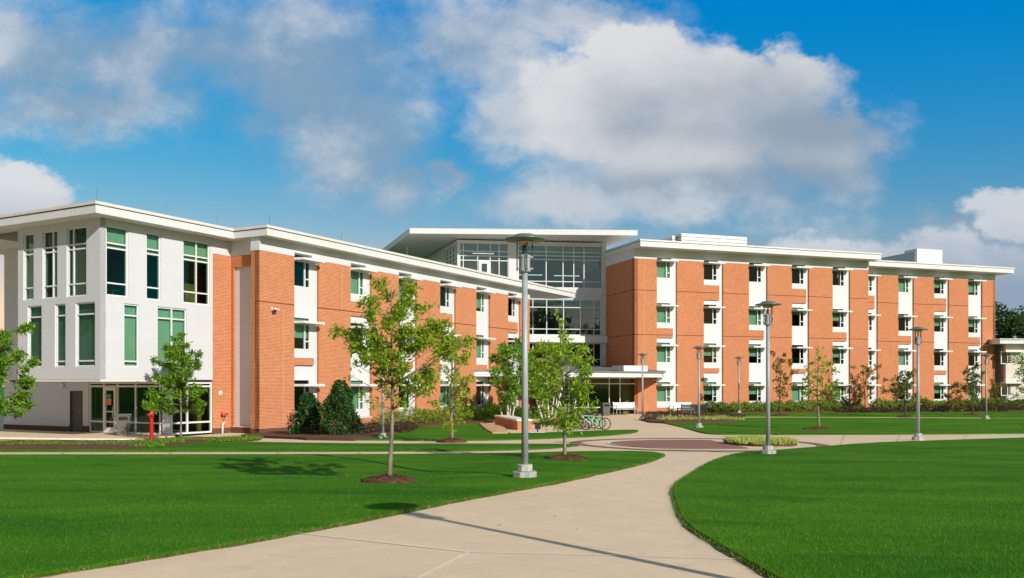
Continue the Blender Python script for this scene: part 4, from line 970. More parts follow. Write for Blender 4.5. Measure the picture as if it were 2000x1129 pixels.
def tree(label, px, py, clumps, tip, lean=0.0, tr=.06, m='leaf_oak', bark='bark', dens=26, twigs=16, leaf=.10, ring_r=0, ring_label=None, depth=.8, group=None, name='tree', narrow=.42, base=None, stems=None, dz=.04):
    """clumps in photo pixels (cx, cy, r[, depth offset in m]); built at the base's own distance"""
    b = base or G(px, py); k = b.y/F
    t = thing(name, label, 'tree', b, group=group)
    H_ = (py-tip[1])*k; tx = (tip[0]-px)*k
    tp = []; n = 9
    for i in range(n):
        f = i/(n-1); tp.append((Vector((tx*f+.035*H_*math.sin(f*5+px)*.25, .02*math.cos(f*6+px), H_*f-(.1 if i == 0 else 0))), tr*(1.12-.95*f)))
    mb = MB(); mb.tube([q[0] for q in tp], [q[1]*(1.25 if i == 0 else 1) for i, q in enumerate(tp)], 10)
    if stems:
        for sx, sr in stems:
            mb.tube([(sx*.25, 0, -.1), (sx*.6, random.uniform(-.2, .2), H_*.25), (sx, random.uniform(-.3, .3), H_*.6)], [tr*sr, tr*sr*.7, tr*sr*.3], 7)
    cl = []
    fine = []
    for i in range(len(tp)-1):
        for s in (0, .5): fine.append((tp[i][0].lerp(tp[i+1][0], s), tp[i][1]))
    for c in clumps:
        r = c[2]*k; dd = c[3] if len(c) > 3 else random.uniform(-depth, depth)
        cl.append((((c[0]-px)*k, dd, (py-c[1])*k), r, (c[4] if len(c) > 4 else 1)*max(.4, (c[2]/18)**1.5)))
    pts = crown_points(cl, dens, twigs, mb, fine[5:], tr*.8)
    mb.build('trunk', bark, t, smooth=True)
    link_mesh('crown', leaves_mesh('crown', pts, leaf, m, narrow=narrow), parent=t)
    if ring_r: mound((b.x, b.y, b.z), ring_r, label=ring_label)
    return t
# the young oak in front
c1 = [(738,556,14),(752,572,12),(740,592,15),(735,618,12),(728,600,9),(797,552,11),(806,572,17),(785,583,17),(815,596,14),(768,604,17),(790,618,17),(752,622,16),(770,640,14),(812,626,11,.2,.5),(745,545,8,.3,.6),(838,590,12,.6,.35),(708,592,9,-.3,.35),
 (657,650,10,-.2,.7),(672,664,12),(690,656,12),(706,648,13),(722,640,11),(716,668,16),(702,680,11),(742,664,16),(736,686,17),(758,680,14),(722,700,13),(790,662,16),(806,650,16),(828,652,18),(846,640,17),(862,644,16),(872,660,15),(884,676,14),(876,694,12),(826,674,17),(804,684,17),(784,700,17),(850,668,12),(868,626,10,.3,.6),
 (908,664,9,.4,.5),(922,660,8,.5,.5),(905,690,7,.5,.35),(755,705,17),(738,722,14),(764,726,17),(792,720,15),(812,738,14),(830,726,16),(850,738,13),(700,712,12,-.3,.45),(694,734,9,-.4,.4),(776,744,14),(748,748,12),(800,762,12),(822,764,13),(722,770,11,-.4,.6),(735,790,10,-.2,.5),(788,786,12),(840,755,11),(756,766,10),(808,806,8,.3,.5)]
tree('young pin oak nearest the viewpoint, with lopsided open crown and thin pale trunk', 760, 945, c1, (768, 560), tr=.037, dens=34, twigs=19, leaf=.085, ring_r=.46, ring_label='dark bark mulch ring round the young oak nearest the camera', depth=.75, narrow=.36)
def auto(cx, y0, y1, w, n, r, seed, shape='oval', gap=.0):
    rs = random.Random(seed); out = []
    for i in range(n):
        f = (i+.5)/n; y = y0+(y1-y0)*f
        ww = {'oval': math.sin(math.pi*(.12+.80*f))**.7, 'cone': .12+.88*f**.8, 'vase': (1-.75*f)**.6, 'round': math.sin(math.pi*(.1+.8*f))**.5}[shape]
        x = cx+rs.uniform(-1, 1)*w*ww; out.append((x, y+rs.uniform(-3, 3), r*rs.uniform(.7, 1.25)*(.6 if f < .08 else 1)))
    return out
c2 = auto(880, 642, 830, 38, 34, 12, 3, 'oval')+[(918, 775, 9), (925, 740, 9), (838, 700, 9), (905, 700, 9), (842, 790, 10), (915, 810, 7), (882, 640, 8)]
tree('thin young oak with a slender trunk between the two left walks', 882, 864, c2, (884, 660), tr=.056, m='leaf_oak', dens=15, twigs=11, leaf=.15, ring_r=.5, ring_label='bark mulch ring round the thin young oak between the two left walks', depth=1.0)
c3 = [(1090, 612, 8, 0, .8), (1096, 632, 8), (1102, 648, 9), (1110, 668, 9), (1104, 660, 8)]+auto(1100, 672, 836, 48, 44, 13, 5, 'round')+[(1150, 700, 9), (1148, 730, 10), (1160, 790, 9), (1146, 680, 8), (1040, 720, 10), (1062, 830, 11), (1090, 835, 10), (1108, 830, 10), (1135, 800, 10), (1040, 760, 9)]
tree('bright green young oak with a pointed top just right of the tall lamp', 1105, 900, c3, (1092, 604), tr=.040, m='leaf_bright', dens=26, twigs=13, leaf=.10, ring_r=.48, ring_label='bark mulch ring round the bright green young oak right of the tall lamp', depth=.6)
c4 = auto(350, 672, 802, 54, 52, 13, 8, 'cone')+[(320, 705, 9), (382, 690, 8), (350, 664, 7), (352, 655, 5), (305, 735, 9), (400, 765, 10), (292, 782, 10), (340, 806, 10), (398, 792, 10), (310, 800, 10), (378, 806, 9)]
tree('small leafy green tree in front of the pavilion ground floor glass', 352, 861, c4, (352, 680), tr=.042, m='leaf_mid', dens=38, twigs=20, leaf=.125, depth=1.0)
c5 = auto(-8, 645, 795, 46, 40, 15, 12, 'round')+[(25, 634, 8), (14, 640, 9), (50, 745, 10), (58, 796, 10), (45, 720, 8), (55, 770, 11), (32, 806, 10), (40, 705, 8), (66, 790, 8), (-40, 700, 24), (-50, 760, 26), (-30, 660, 20), (20, 700, 18), (25, 740, 20), (0, 780, 20)]
tree('dense green tree cut by the left edge of the picture beside the pavilion', -18, 872, c5, (-10, 650), tr=.1, m='leaf_mid', dens=34, twigs=20, leaf=.13, depth=1.2)
c6 = auto(1000, 660, 778, 34, 44, 13, 15, 'oval')+[(975, 715, 9), (968, 740, 9), (990, 785, 11)]
b6 = Vector((-.25, 52.0, -2.25))
tree('multi stemmed pale barked tree just left of the largest lamp', 996, 822, c6, (1003, 670), tr=.06, m='leaf_mid', bark='bark_pale', dens=30, twigs=18, leaf=.17, base=b6, depth=1.4, stems=[(-.8, .8), (.7, .9), (.3, .7)])
b7 = Vector((2.2, 54.0, -2.25))
c7 = auto(1062, 668, 772, 40, 48, 14, 16, 'round')+[(1140, 680, 10), (1130, 700, 10)]
tree('multi stemmed pale barked tree behind the bright young oak by the entrance', 1070, 822, c7, (1066, 675), tr=.065, m='leaf_bright', bark='bark_pale', dens=34, twigs=22, leaf=.18, base=b7, depth=1.6, stems=[(-1.1, 1.2), (1.0, 1.2), (-.5, .9), (.5, .9)])
b8 = Vector((3.6, 57.0, -2.25))
tree('smaller multi stemmed tree closest to the bicycles and the entrance glass', 1118, 816, auto(1122, 690, 768, 30, 26, 11, 17, 'round'), (1120, 700), tr=.05, m='leaf_mid', bark='bark_pale', dens=28, twigs=18, leaf=.18, base=b8, depth=1.2, stems=[(-.8, 1.2), (.7, 1.1)])
c9 = auto(1598, 700, 785, 30, 24, 10, 21, 'oval')+[(1598, 686, 8), (1595, 694, 9), (1570, 770, 9), (1628, 766, 9), (1622, 710, 7), (1630, 775, 8), (1566, 788, 9), (1632, 790, 9), (1600, 742, 10), (1604, 760, 12)]
tree('bright yellow green young tree on the middle lawn right of the second lamp', 1598, 840, c9, (1598, 690), tr=.06, m='leaf_bright', dens=15, twigs=11, leaf=.17, ring_r=.75, ring_label='bark mulch ring round the bright young tree on the middle lawn', depth=.8)
def small(label, px, py, cx, y0, y1, w, m, n=26, r=9, seed=1, shape='vase', ring=None, bark='bark_dark', dens=20, tw=13, **kw):
    tree(label, px, py, auto(cx, y0, y1, w, n, r, seed, shape), (cx, y0+6), tr=.05, m=m, bark=bark, dens=dens, twigs=tw, leaf=.19, depth=.9, ring_r=.6 if ring else 0, ring_label=ring, **kw)
small('slim young tree with thin brownish leaves left of the bright young tree', 1524, 813, 1524, 690, 775, 20, 'leaf_brown', 24, 8, 31, 'oval', 'bark mulch ring round the slim brownish young tree')
small('sparse sapling half hidden behind the second lamp', 1492, 800, 1492, 705, 765, 12, 'leaf_olive', 9, 7, 32, 'oval', dens=12, tw=7)
small('vase shaped reddish green young tree beside the last bay before the setback', 1690, 806, 1686, 712, 782, 28, 'leaf_brown', 26, 8, 33, 'vase')
small('low spreading olive young tree in the bed under the narrow white bay', 1707, 800, 1708, 735, 785, 30, 'leaf_olive', 22, 8, 34, 'vase', dens=18)
small('olive young tree with a full round crown left of the third lamp', 1768, 815, 1766, 724, 782, 32, 'leaf_olive', 34, 9, 35, 'round', 'bark mulch ring round the olive tree left of the third lamp')
small('young tree with thin brownish crown right of the third lamp', 1804, 799, 1806, 732, 780, 26, 'leaf_brown', 20, 8, 36, 'round', dens=18)
small('small green young tree left of the far right lamp', 1899, 812, 1899, 715, 775, 22, 'leaf_olive', 26, 8, 37, 'round', 'bark mulch ring round the small tree left of the far right lamp')
small('young olive tree in front of the cream annex', 1969, 798, 1970, 728, 782, 24, 'leaf_olive', 26, 9, 38, 'round')
small('reddish brown shrub like tree standing against the brick near the right end', 1868, 806, 1868, 750, 800, 16, 'leaf_brown', 22, 9, 39, 'round')
small('reddish brown shrub like tree beside the corner of the annex', 1938, 806, 1936, 745, 800, 12, 'leaf_brown', 16, 8, 41, 'round')
tree('larger green tree cut by the right edge of the picture before the annex', 2012, 806, auto(2010, 690, 790, 34, 40, 12, 40, 'round'), (2010, 700), tr=.08, m='leaf_mid', dens=18, twigs=14, leaf=.17, depth=1.4)
small('leafless looking purple twiggy shrub tree between two bays right of the bright young tree', 1660, 805, 1660, 755, 800, 13, 'leaf_purple', 18, 8, 42, 'round')
# shrubs
def shrub(name, label, x, y, w, hgt, m, n, leaf=.09, group=None, shape='round', flat=1.0, fl=None, z=None):
    g = (h(x, y) if z is None else z)+.05; t = thing(name, label, 'shrub', (x, y, g), random.uniform(0, 6.28), group)
    a = RNG.uniform(0, 2*np.pi, n); f = RNG.uniform(0, 1, n)**(.8 if shape == 'cone' else .9)
    rad = (1-f)**.55+.10 if shape == 'cone' else np.sqrt(np.clip(1-(2*np.clip(f, .15, 1)-1)**2, 0, 1))*.95+.08
    lump = 1+.20*np.sin(a*3+f*9)+.14*np.sin(a*5-f*14+2)+.1*np.sin(a*9+f*21)
    rr = rad*lump*w/2*np.sqrt(RNG.uniform(.45, 1.0, n))
    p = np.stack([np.cos(a)*rr, np.sin(a)*rr*flat, f*hgt*(1+.12*np.sin(a*4))+.02], 1)
    mb = MB()
    for k in range(9):
        q = p[RNG.integers(0, n)]; mb.tube([(0, 0, -.1), (q[0]*.4, q[1]*.4, q[2]*.5), tuple(q*.9)], [.02, .012, .005], 4, cap=False)
    mb.build('stems', 'bark_dark', t); link_mesh('foliage', leaves_mesh('foliage', p, leaf, m, narrow=.5), parent=t)
    if fl:
        q = p[RNG.integers(0, n, fl)]; q[:, :2] *= 1.08; q[:, 2] += .03; link_mesh('flowers', leaves_mesh('flowers', q, .07, 'flower_white', narrow=.9), parent=t, kind='stuff')
    return t
def at(px, py): p = G(px, py); return p.x, p.y
x, y = at(603, 853); shrub('holly_shrub', 'left one of two tall dark green holly shrubs against the brick wing', x, y, 1.3, 1.62, 'leaf_dark', 9000, .10, shape='cone')
x, y = at(664, 855); shrub('holly_shrub', 'right one of two tall dark holly shrubs against the brick wing, wider and taller', x, y, 1.55, 2.0, 'leaf_dark', 12000, .10, shape='cone')
x, y = at(578, 851); shrub('purple_shrub', 'low purple leaved shrub at the foot of the brick corner', x, y, .7, 1.0, 'leaf_purple', 700, .09)
GRP = 'clipped yellow green shrubs along the left wing'
proto = {}
def clones(kind, label, spots, group, **kw):
    ps = [shrub(kind, label, 0, 0, group=group, z=-.05, **kw) for _ in range(2)]
    for i, (x, y, s) in enumerate(spots):
        o = ps[i] if i < 2 else dup(ps[i % 2])
        o.location = (x, y, h(x, y)+.06); o.rotation_euler = (0, 0, random.uniform(0, 6.28)); o.scale = (s*random.uniform(.9, 1.12), s*random.uniform(.9, 1.1), s*random.uniform(.85, 1.12))
    if len(spots) < 2: bpy.data.objects.remove(ps[1])
sp = [lw(8.2+1.0*i, -1.2+.12*math.sin(i*1.7)) for i in range(7)]; clones('hedge_shrub', 'yellow green hedge shrub in the row along the left wing, nearer half', [(x, y, .95) for x, y in sp], GRP, w=1.25, hgt=.85, m='leaf_hedge', n=1100, leaf=.10)
sp = [lw(15.4+1.0*i, -1.5+.15*math.sin(i*2.1)) for i in range(7)]; clones('hedge_shrub', 'green hedge shrub in the row along the left wing, farther half', [(x, y, 1.0) for x, y in sp], 'darker green shrubs along the left wing', w=1.3, hgt=.9, m='leaf_mid', n=1200, leaf=.10)
sp = [lw(21.0+1.0*i, -2.4-.9*(i % 2)) for i in range(6)]; clones('flowering_shrub', 'low green shrub dotted with white flowers before the entrance end of the left wing', [(x, y, 1.0) for x, y in sp], 'white flowering shrubs near the low brick wall', w=1.2, hgt=.75, m='leaf_mid', n=900, leaf=.10, fl=90)
sp = [at(px, py) for px, py in ((706, 849), (722, 851), (738, 849), (690, 846), (770, 847), (783, 846), (795, 843))]; clones('purple_groundcover_shrub', 'low purplish shrub clump in the mulch at the foot of the left wing', [(x, y, 1.0) for x, y in sp], 'purplish clumps by the left wing', w=1.0, hgt=.34, m='leaf_purple', n=700, leaf=.08)
sp = [rw(6.0+1.05*i, -1.1+.15*math.sin(i*2.3)) for i in range(14)]; clones('hedge_shrub', 'green hedge shrub in the row under the left half of the right wing', [(x, y, .85) for x, y in sp], 'green shrubs along the right wing', w=1.3, hgt=.9, m='leaf_hedge', n=1700, leaf=.13)
sp = [rw(21.0+1.15*i, -2.3+.2*math.sin(i*2.3)) for i in range(12)]; clones('hedge_shrub', 'yellow green hedge shrub in the row under the right half of the right wing', [(x, y, .95) for x, y in sp], 'yellow green shrubs along the right wing', w=1.4, hgt=.9, m='leaf_hedge', n=1600, leaf=.14)
sp = [rw(17.0+1.25*i, -3.2-.12*i if i < 10 else -4.2) for i in range(17)]; clones('purple_groundcover_shrub', 'low dark purple shrub clump in the front row before the right wing', [(x, y, 1.0) for x, y in sp], 'purple clumps along the right wing', w=1.5, hgt=.4, m='leaf_purple', n=500, leaf=.12)
sp = [rw(33.0+1.3*i, -2.6+.5*math.sin(i*3)) for i in range(10)]; clones('ornamental_grass', 'dull olive and brown grassy shrub near the annex end of the bed', [(x, y, 1.0) for x, y in sp], 'olive brown shrubs by the annex', w=1.5, hgt=.9, m='leaf_olive', n=1100, leaf=.16)
sp = [at(px, py) for px, py in ((1268, 820.5), (1274, 822), (1288, 819), (1311, 819.5), (1328, 820.5), (1354, 820), (1373, 820), (1397, 820.5), (1419, 820), (1438, 821))]; clones('purple_mound_shrub', 'rounded dark purple shrub in the row at the edge of the entrance paving', [(x, y, 1.0) for x, y in sp], 'dark rounded shrubs by the entrance paving', w=.95, hgt=.42, m='leaf_purple', n=900, leaf=.06)
sp = [rw(2.6+.9*i, -.9) for i in range(3)]; clones('hedge_shrub', 'small yellow green shrub behind the benches at the brick wall', [(x, y, .6) for x, y in sp], 'small shrubs behind the benches', w=1.1, hgt=.8, m='leaf_hedge', n=500, leaf=.1)
sp = [FV.w(q, .9) for q in (3.0, 4.1, 5.2, 6.3, 7.4, 8.5, 9.6)]; clones('flowering_shrub', 'low white flowered shrub at the foot of the entrance glass', [(p.x, p.y, .8) for p in sp], 'white flowered shrubs below the entrance glass', w=1.2, hgt=.7, m='leaf_dark', n=700, leaf=.1, fl=80)
# grassy clumps in the bed before the patio
def tuft(name, label, group, spots, m, ht, w, n, cat='plant'):
    v = np.empty((n, 3, 3)); a = RNG.uniform(0, 6.283, n); r = w*.5*np.sqrt(RNG.uniform(0, 1, n)); x = r*np.cos(a); y = r*np.sin(a); hh = ht*RNG.uniform(.5, 1.1, n)
    b = RNG.uniform(0, 6.283, n); ln = RNG.uniform(.1, .8, n)*hh; ww = .022
    v[:, 0] = np.stack([x-ww*np.cos(b+1.5), y-ww*np.sin(b+1.5), 0*x], 1); v[:, 1] = np.stack([x+ww*np.cos(b+1.5), y+ww*np.sin(b+1.5), 0*x], 1); v[:, 2] = np.stack([x+ln*np.cos(b), y+ln*np.sin(b), hh], 1)
    me = np_mesh(name, v, 3, m)
    for x, y, s in spots:
        o = link_mesh(name, me, loc=(x, y, h(x, y)+.07), label=label, category=cat, group=group); o.rotation_euler = (0, 0, random.uniform(0, 6)); o.scale = (s*random.uniform(.85, 1.25), s, s*random.uniform(.8, 1.2))
rs = random.Random(4)
sp = [(*at(px+rs.uniform(-6, 6), py+rs.uniform(-1, 1)), 1.0) for px, py in [(20, 873), (45, 877), (95, 876), (120, 874), (150, 877), (185, 872), (225, 875), (255, 871), (265, 876), (280, 873), (-20, 873), (318, 869), (340, 867), (362, 865), (392, 866), (420, 866), (440, 863), (460, 862), (475, 861)]]
tuft('groundcover_plant', 'tufty green groundcover plant in the mulch bed before the patio', 'green groundcover clumps before the pavilion', sp, 'leaf_mid', .13, 1.25, 380)
sp = [(CX_+0, CY_+0, 1.0) for CX_, CY_ in [(8.62+.85*math.cos(a)*k, 31.0+1.4*math.sin(a)*k) for k, m_ in ((1, 13), (.62, 9), (.25, 4)) for a in np.linspace(0, 6.28, m_, endpoint=False)]]
tuft('variegated_liriope', 'yellow striped grassy clump in the round plaza bed', 'yellow green clumps in the plaza bed', sp, 'leaf_yellow', .17, .75, 360)
sp = [(*at(px, py), 1.0) for px, py in [(1300+i*11.5, 823+rs.uniform(-1, 1)) for i in range(13)]]
tuft('variegated_liriope', 'yellow green grassy clump in the bed edging the entrance paving', 'yellow green clumps by the entrance paving', sp, 'leaf_yellow', .26, 1.0, 220)
sp = [(*at(px, py), 1.0) for px, py in [(1052+i*12, 828-i*1.2) for i in range(6)]]
tuft('variegated_liriope', 'pale grassy clump in the bed right of the low brick wall', 'pale clumps right of the low brick wall', sp, 'leaf_yellow', .26, .9, 200)
# ------------------------------------------------ distant wood and the trees behind the camera that the glass reflects
def big_tree(label, x, y, z, w, hh, n, seed, group, m='leaf_forest', leaf=.5):
    rs = np.random.default_rng(seed); t = thing('broadleaf_tree', label, 'tree', (x, y, z), group=group); mb = MB(); mb.tube([(0, 0, -.5), (0, 0, hh*.4), (.2, 0, hh*.8)], [.35, .28, .1], 8)
    pts = []
    for k in range(26):
        d = rs.normal(0, 1, 3); d /= np.linalg.norm(d); c = np.array([d[0]*w*.36, d[1]*w*.36, hh*.60+d[2]*hh*.28]); r = w*rs.uniform(.12, .2)
        mb.tube([(0, 0, hh*.35), tuple(c)], [.12, .03], 4); q = rs.normal(0, 1, (n//26, 3)); q /= np.linalg.norm(q, axis=1)[:, None]; pts.append(c+q*r*(rs.uniform(.5, 1.1, (len(q), 1))))
    mb.build('trunk', 'bark_dark', t); link_mesh('crown', leaves_mesh('crown', np.concatenate(pts), leaf, m, narrow=.7), parent=t)
    return t
big_tree('tall dark green tree rising just behind the right end of the brick wing', 67, 128, -2, 14, 15.2, 9000, 1, 'dark trees beyond the right wing')
big_tree('rounded dark green tree right of the tallest tree beyond the annex roof', 74.5, 126, -2, 12, 13.2, 9000, 2, 'dark trees beyond the right wing')
big_tree('dark green tree behind the annex at the right edge of the picture', 83, 130, -2, 14, 14.5, 7000, 3, 'dark trees beyond the right wing')
big_tree('distant dark tree glimpsed at the left edge past the pavilion', -64, 95, -2, 12, 9, 3500, 4, 'dark trees beyond the left side')
big_tree('smaller distant dark tree at the far left behind the leafy tree', -56, 92, -2, 9, 7, 2500, 5, 'dark trees beyond the left side')
for i, (x, y, hh) in enumerate(((38, -66, 19), (50, -72, 22), (62, -66, 18), (76, -60, 20), (105, 20, 19), (108, 4, 21), (104, -12, 18), (100, -28, 20), (-58, 12, 18), (-60, 26, 20), (-62, 38, 17), (22, -74, 19))):
    big_tree('tree standing behind the camera across the lawn, number %d in the line' % (i+1) if 0 else 'tree across the lawn behind the viewpoint, seen only in the glass', x, y, -1.6, 15, hh, 2600, 20+i, 'trees reflected in the glass', leaf=1.0)
# ------------------------------------------------ lamps
def lamp_proto():
    t = thing('street_lamp', 'x', 'street lamp', group='grey pole lamps with disc shades')
    b = MB(); oc = lambda r: [(r*math.cos(math.pi/8+i*math.pi/4), r*math.sin(math.pi/8+i*math.pi/4)) for i in range(8)]
    b.prism(oc(.225), -.35, .11); b.build('concrete_base', 'concrete_base', t, bevel=.015)
    MB().prism(oc(.145), .112, .235).build('concrete_collar', 'concrete_base', t, bevel=.012)
    MB().tube([(0, 0, .23), (0, 0, 3.62)], [.062, .050], 20).build('pole', 'pole_metal', t, smooth=True)
    hs = MB().lathe([(.05, 3.60), (.10, 3.62), (.105, 3.64), (.105, 3.67), (.095, 3.68), (.095, 3.86), (.105, 3.87), (.105, 3.90), (.06, 3.93), (0, 3.93)], 24); hs.box(.06, -.02, 3.66, .15, .02, 3.69).box(-.15, -.02, 3.66, -.06, .02, 3.69).box(.06, -.02, 3.86, .15, .02, 3.89).box(-.15, -.02, 3.86, -.06, .02, 3.89)
    hs.build('lamp_housing', 'pole_metal', t, bevel=.003)
    for a in range(4):
        c, s = math.cos(a*math.pi/2+.25), math.sin(a*math.pi/2+.25); MB().tube([(c*.14, s*.14, 3.63), (c*.14, s*.14, 4.17)], .011, 8).build('rod', 'dark_metal', t)
    MB().tube([(0, 0, 3.92), (0, 0, 4.17)], .022, 10).build('stem', 'dark_metal', t)
    MB().lathe([(.15, 4.150), (.34, 4.172), (.362, 4.178), (.366, 4.188), (.36, 4.196), (.25, 4.222), (.185, 4.243), (.183, 4.262), (.15, 4.277), (.06, 4.292), (0, 4.295)], 40).build('lamp_shade', 'shade_metal', t, smooth=True)
    MB().lathe([(0, 4.095), (.10, 4.10), (.15, 4.125), (.155, 4.149), (0, 4.149)], 30).build('lens', 'lens', t, smooth=True)
    return t
LAMP = lamp_proto()
lamps = [((1025, 936), 'largest grey pole lamp, in the near left lawn in front of the glazed middle'),
 ((1500, 889), 'second largest grey pole lamp, at the edge of the right lawn beside the round plaza'),
 ((1793, 860), 'grey pole lamp standing by the walk at the right, third largest'),
 ((1365, 836.5), 'grey pole lamp in front of the two benches, at the corner of the middle lawn'),
 ((1443, 809.5), 'small grey pole lamp on the far strip of grass between the second and third bay'),
 ((1255, 820), 'small grey pole lamp by the right end of the entrance canopy'),
 ((1926, 819.5), 'small grey pole lamp at the far right near the end of the brick wing'),
 ((748, 858), 'grey pole lamp mostly hidden behind the crown of the nearest young oak')]
tops = [460, 590, 640, 677, 697, 691, 692, 668]
for i, ((px, py), lab) in enumerate(lamps):
    o = LAMP if i == 0 else dup(LAMP); g = G(px, py); o.location = g+Vector((0, 0, .03)); o['label'] = lab; o.rotation_euler = (0, 0, .1*i)
    s = ((py-tops[i])*g.y/F)/4.29; print('LAMP', i, tuple(round(v, 2) for v in g), 'scale', round(s, 3)); o.scale = (min(1.12, max(.88, s)),)*3
o = dup(LAMP); o.location = (3.55, 5.2, h(3.6, 5.1)+.02); o.scale = (.97,)*3; o['label'] = 'pole lamp outside the picture, seen only by its shadow on the walk'
# ------------------------------------------------ benches
def bench(label, px, py, rz, L=1.75, seatm='white_paint', sidem='grey_metal', y=None):
    g = G(px, py); t = thing('bench', label, 'bench', g+Vector((0, 0, .0)), rz, 'slatted benches by the entrance')
    s = MB(); [s.box(-L/2+.03, -.24+i*.10, .42, L/2-.03, -.155+i*.10, .45) for i in range(5)]; s.build('seat', seatm, t)
    s = MB(); [s.add([(x, yy, z) for x in (-L/2+.03, L/2-.03) for yy, z in ((.24+.05*i*.45, .50+i*.11), (.27+.05*i*.45, .50+i*.11), (.24+.05*(i+.85)*.45, .50+(i+.85)*.11), (.27+.05*(i+.85)*.45, .50+(i+.85)*.11))], [(0, 4, 6, 2), (1, 3, 7, 5), (0, 1, 5, 4), (2, 6, 7, 3), (0, 2, 3, 1), (4, 5, 7, 6)]) for i in range(4)]; s.build('backrest', seatm, t)
    for x in (-L/2, L/2):
        e = MB(); w = .025
        e.box(x-w, -.28, 0, x+w, -.22, .66).box(x-w, .24, 0, x+w, .30, .52).box(x-w, -.30, .66, x+w, .26, .70).box(x-w, -.22, .38, x+w, .24, .42)
        e.add([(x-w, .24, .52), (x+w, .24, .52), (x+w, .30, .52), (x-w, .30, .52), (x-w, .31, .97), (x+w, .31, .97), (x+w, .36, .97), (x-w, .36, .97)], [(0, 3, 2, 1), (4, 5, 6, 7), (0, 1, 5, 4), (1, 2, 6, 5), (2, 3, 7, 6), (3, 0, 4, 7)])
        e.build('side_frame', sidem, t)
    return t
bench('pale slatted bench before the entrance glass, beside the bin', 1222, 810.5, .35, 1.75)
bench('pale slatted bench against the brick wall, behind the lamp', 1333, 810.5, .33, 1.75)
bench('dark slatted bench seen from behind, in front of the pale bench by the lamp', 1351, 816, .30+math.pi, 1.9, 'dark_metal', 'dark_metal')
# ------------------------------------------------ bins
def bin_(label, px, py, s=1.0, rz=0, nm='litter_bin'):
    g = G(px, py); t = thing(nm, label, 'litter bin', g, rz, 'grey litter bins'); t.scale = (s,)*3
    MB().add([(-.24, -.24, 0), (.24, -.24, 0), (.24, .24, 0), (-.24, .24, 0), (-.31, -.31, .86), (.31, -.31, .86), (.31, .31, .86), (-.31, .31, .86)], [(0, 3, 2, 1), (4, 5, 6, 7), (0, 1, 5, 4), (1, 2, 6, 5), (2, 3, 7, 6), (3, 0, 4, 7)]).build('bin_body', 'bin_grey', t, bevel=.02)
    MB().box(-.335, -.335, .862, .335, .335, .95).build('lid', 'bin_grey', t, bevel=.03)
    MB().box(-.18, -.345, .70, .18, -.285, .83).build('opening', 'rubber', t)
    return t
mat('bin_grey', (.12, .115, .10), .75, var=.2, vscale=25)
p = P(241, 850.5, -2.22)
b = bin_('grey tapered litter bin with a dark slot on the patio beside the glazed door', 241, 850, 1.0, TH-math.pi/2+.9); b.location = p
bin_('grey tapered litter bin left of the bench before the entrance glass', 1182, 812, 1.0, .3)
# ------------------------------------------------ red standpipe
g = G(296, 864.5); t = thing('standpipe', 'bright red dry riser standpipe post in the bed before the pavilion', 'standpipe', g); t.scale = (.62, .62, .84)
MB().lathe([(.14, -.1), (.14, .02), (.105, .04), (.10, 1.02), (.12, 1.04), (.12, 1.12)], 20).build('post', 'red_paint', t, smooth=False)
MB().lathe([(.12, 1.12), (.125, 1.15), (.125, 1.24), (.09, 1.32), (.03, 1.37), (0, 1.37)], 20).build('cap', 'red_paint', t, smooth=True)
for s in (-1, 1): MB().tube([(0, -.05, 1.16), (s*.12, -.16, 1.17), (s*.16, -.2, 1.16)], [.045, .045, .055], 12).build('outlet', 'red_paint', t)
MB().box(-.05, -.158, 1.17, .07, -.148, 1.23).build('plate', 'chrome', t)
# ------------------------------------------------ low brick wall by the bicycles
a, b_ = Vector((.62, 44.4)), Vector((-.62, 50.6)); d = b_-a
fr = Frame(a.x, a.y, math.atan2(d.y, d.x)); z0 = h(0, 47)
t = thing('brick_seat_wall', 'free standing low brick wall with pale cap between the straw patch and the bicycles', 'low wall', (a.x, a.y, z0), fr.a)
MB().box(0, -.35, -.5, d.length, .35, .46).build('brick_wall', 'brick_low', t); MB().box(-.05, -.40, .462, d.length+.05, .40, .56).build('cap', 'concrete_light', t, bevel=.01)
g = G(1050, 846.5); t = thing('ground_floodlight', 'small dark floodlight on a pale pad in the grass near the low brick wall', 'floodlight', g)
MB().box(-.32, -.22, 0, .32, .22, .07).build('pad', 'concrete_light', t); MB().tube([(0, 0, .06), (0, 0, .2)], .03).build('stem', 'dark_metal', t); MB().box(-.12, -.08, .19, .14, .12, .42).build('lamp_head', 'dark_metal', t, bevel=.02)
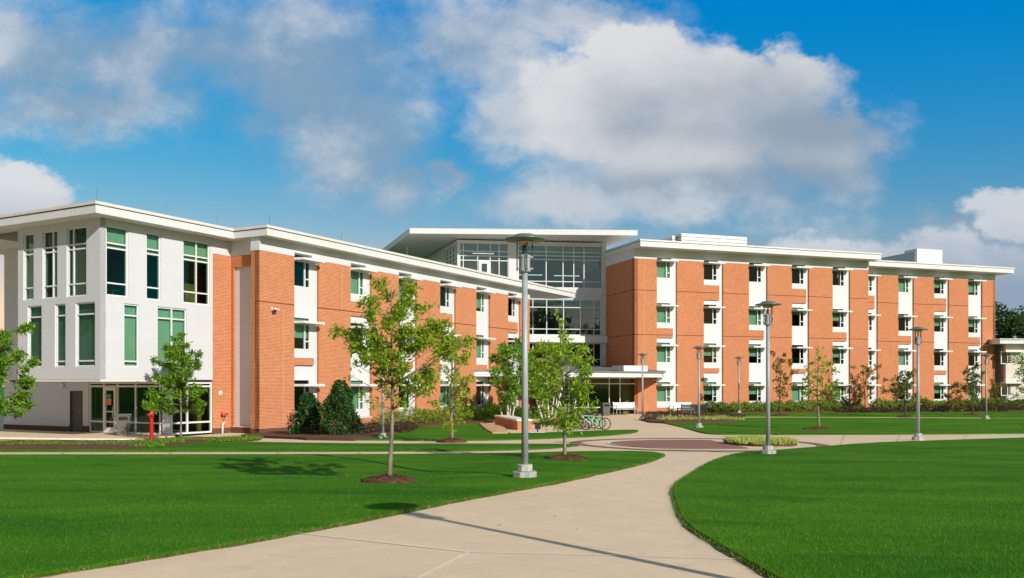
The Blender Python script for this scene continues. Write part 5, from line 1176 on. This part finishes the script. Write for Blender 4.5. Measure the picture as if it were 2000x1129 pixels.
# ------------------------------------------------ bicycles and rack
def bicycle(label, loc, rz, frame_m, s=.93, lean=.06):
    t = thing('bicycle', label, 'bicycle', loc, rz, 'bicycles at the rack'); t.scale = (s,)*3; t.rotation_euler = (lean, 0, rz)
    R = .33; wb = .52
    for x in (-wb, wb):
        w = MB().torus((x, 0, R), R-.015, .018, 32, 6).build('tyre', 'rubber', None); 
        r = MB().torus((x, 0, R), R-.04, .009, 28, 5).tube([(x, -.05, R), (x, .05, R)], .02, 8)
        for k in range(14):
            a = math.pi*2*k/14; r.tube([(x, .02*(-1)**k, R), (x+math.cos(a)*(R-.04), 0, R+math.sin(a)*(R-.04))], .0022, 3, cap=False)
        w2 = r.build('wheel', 'dark_metal', t); w.parent = w2
    bb = (-.06, 0, .28); st = (-.20, 0, .72); hd = (.36, 0, .74); hb = (.385, 0, .64)
    f = MB(); f.tube([bb, st], .018).tube([st, hd], .017).tube([bb, hb], .021).tube([hd, hb], .021)
    for y in (-.05, .05): f.tube([(bb[0], y*.5, bb[2]), (-wb, y, R)], .010, 6).tube([(st[0], y*.4, st[2]-.04), (-wb, y, R)], .009, 6)
    f.build('frame', frame_m, t)
    f = MB().tube([hb, (.41, 0, .60)], .018)
    for y in (-.05, .05): f.tube([(.41, y, .62), (wb, y, R)], [.014, .010], 6)
    f.build('fork', frame_m, t)
    MB().tube([hd, (.35, 0, .90)], .014).tube([(.30, -.29, .93), (.36, -.1, .90), (.36, .1, .90), (.30, .29, .93)], .013).build('handlebar', 'rubber', t)
    MB().tube([st, (-.225, 0, .86)], .013).build('seat_post', 'chrome', t)
    MB().add([(-.36, -.08, .88), (-.36, .08, .88), (-.08, .02, .87), (-.08, -.02, .87), (-.36, -.06, .93), (-.36, .06, .93), (-.08, .015, .90), (-.08, -.015, .90)], [(0, 1, 2, 3), (4, 7, 6, 5), (0, 4, 5, 1), (1, 5, 6, 2), (2, 6, 7, 3), (3, 7, 4, 0)]).build('saddle', 'rubber', t, bevel=.012)
    c = MB().torus((bb[0], .04, bb[2]), .075, .006, 18, 4).tube([(bb[0], .05, bb[2]), (bb[0]+.1, .06, bb[2]-.14), (bb[0]+.1, .14, bb[2]-.14)], .009, 6).tube([(bb[0], -.05, bb[2]), (bb[0]-.1, -.06, bb[2]+.14), (bb[0]-.1, -.14, bb[2]+.14)], .009, 6); c.build('crank', 'chrome', t)
    return t
bl_ = ['bright green bicycle at the front of the rack, rightmost', 'white framed bicycle directly behind the bright green one', 'dark blue bicycle in the middle of the rack', 'dark violet bicycle second from the left in the rack', 'black bicycle at the left end of the rack']
bm_ = ['green_paint', 'white_paint', 'blue_paint', 'violet_paint', 'dark_metal']
for i in range(5):
    g = G(1163-10.5*i, 840.2-1.6*i); bicycle(bl_[i], g+Vector((0, 0, .01)), math.pi+.05+(.06*(-1)**i), bm_[i], s=.94, lean=.05*(-1)**i)
g0 = G(1157, 840); g1 = G(1108, 832); t = thing('bicycle_rack', 'low dark tubular rack holding the bicycles', 'bicycle rack', g0)
v = g1-g0; n = 5; rk = MB()
for i in range(n):
    q = v*(i/(n-1)); q.x += .33; rk2 = MB().tube([(q.x-.18, q.y+.14, q.z), (q.x-.18, q.y+.14, .72), (q.x-.1, q.y+.14, .8), (q.x+.1, q.y+.14, .8), (q.x+.18, q.y+.14, .72), (q.x+.18, q.y+.14, q.z)], .022, 8); rk2.build('hoop', 'dark_metal', t)
# tidy: nothing else
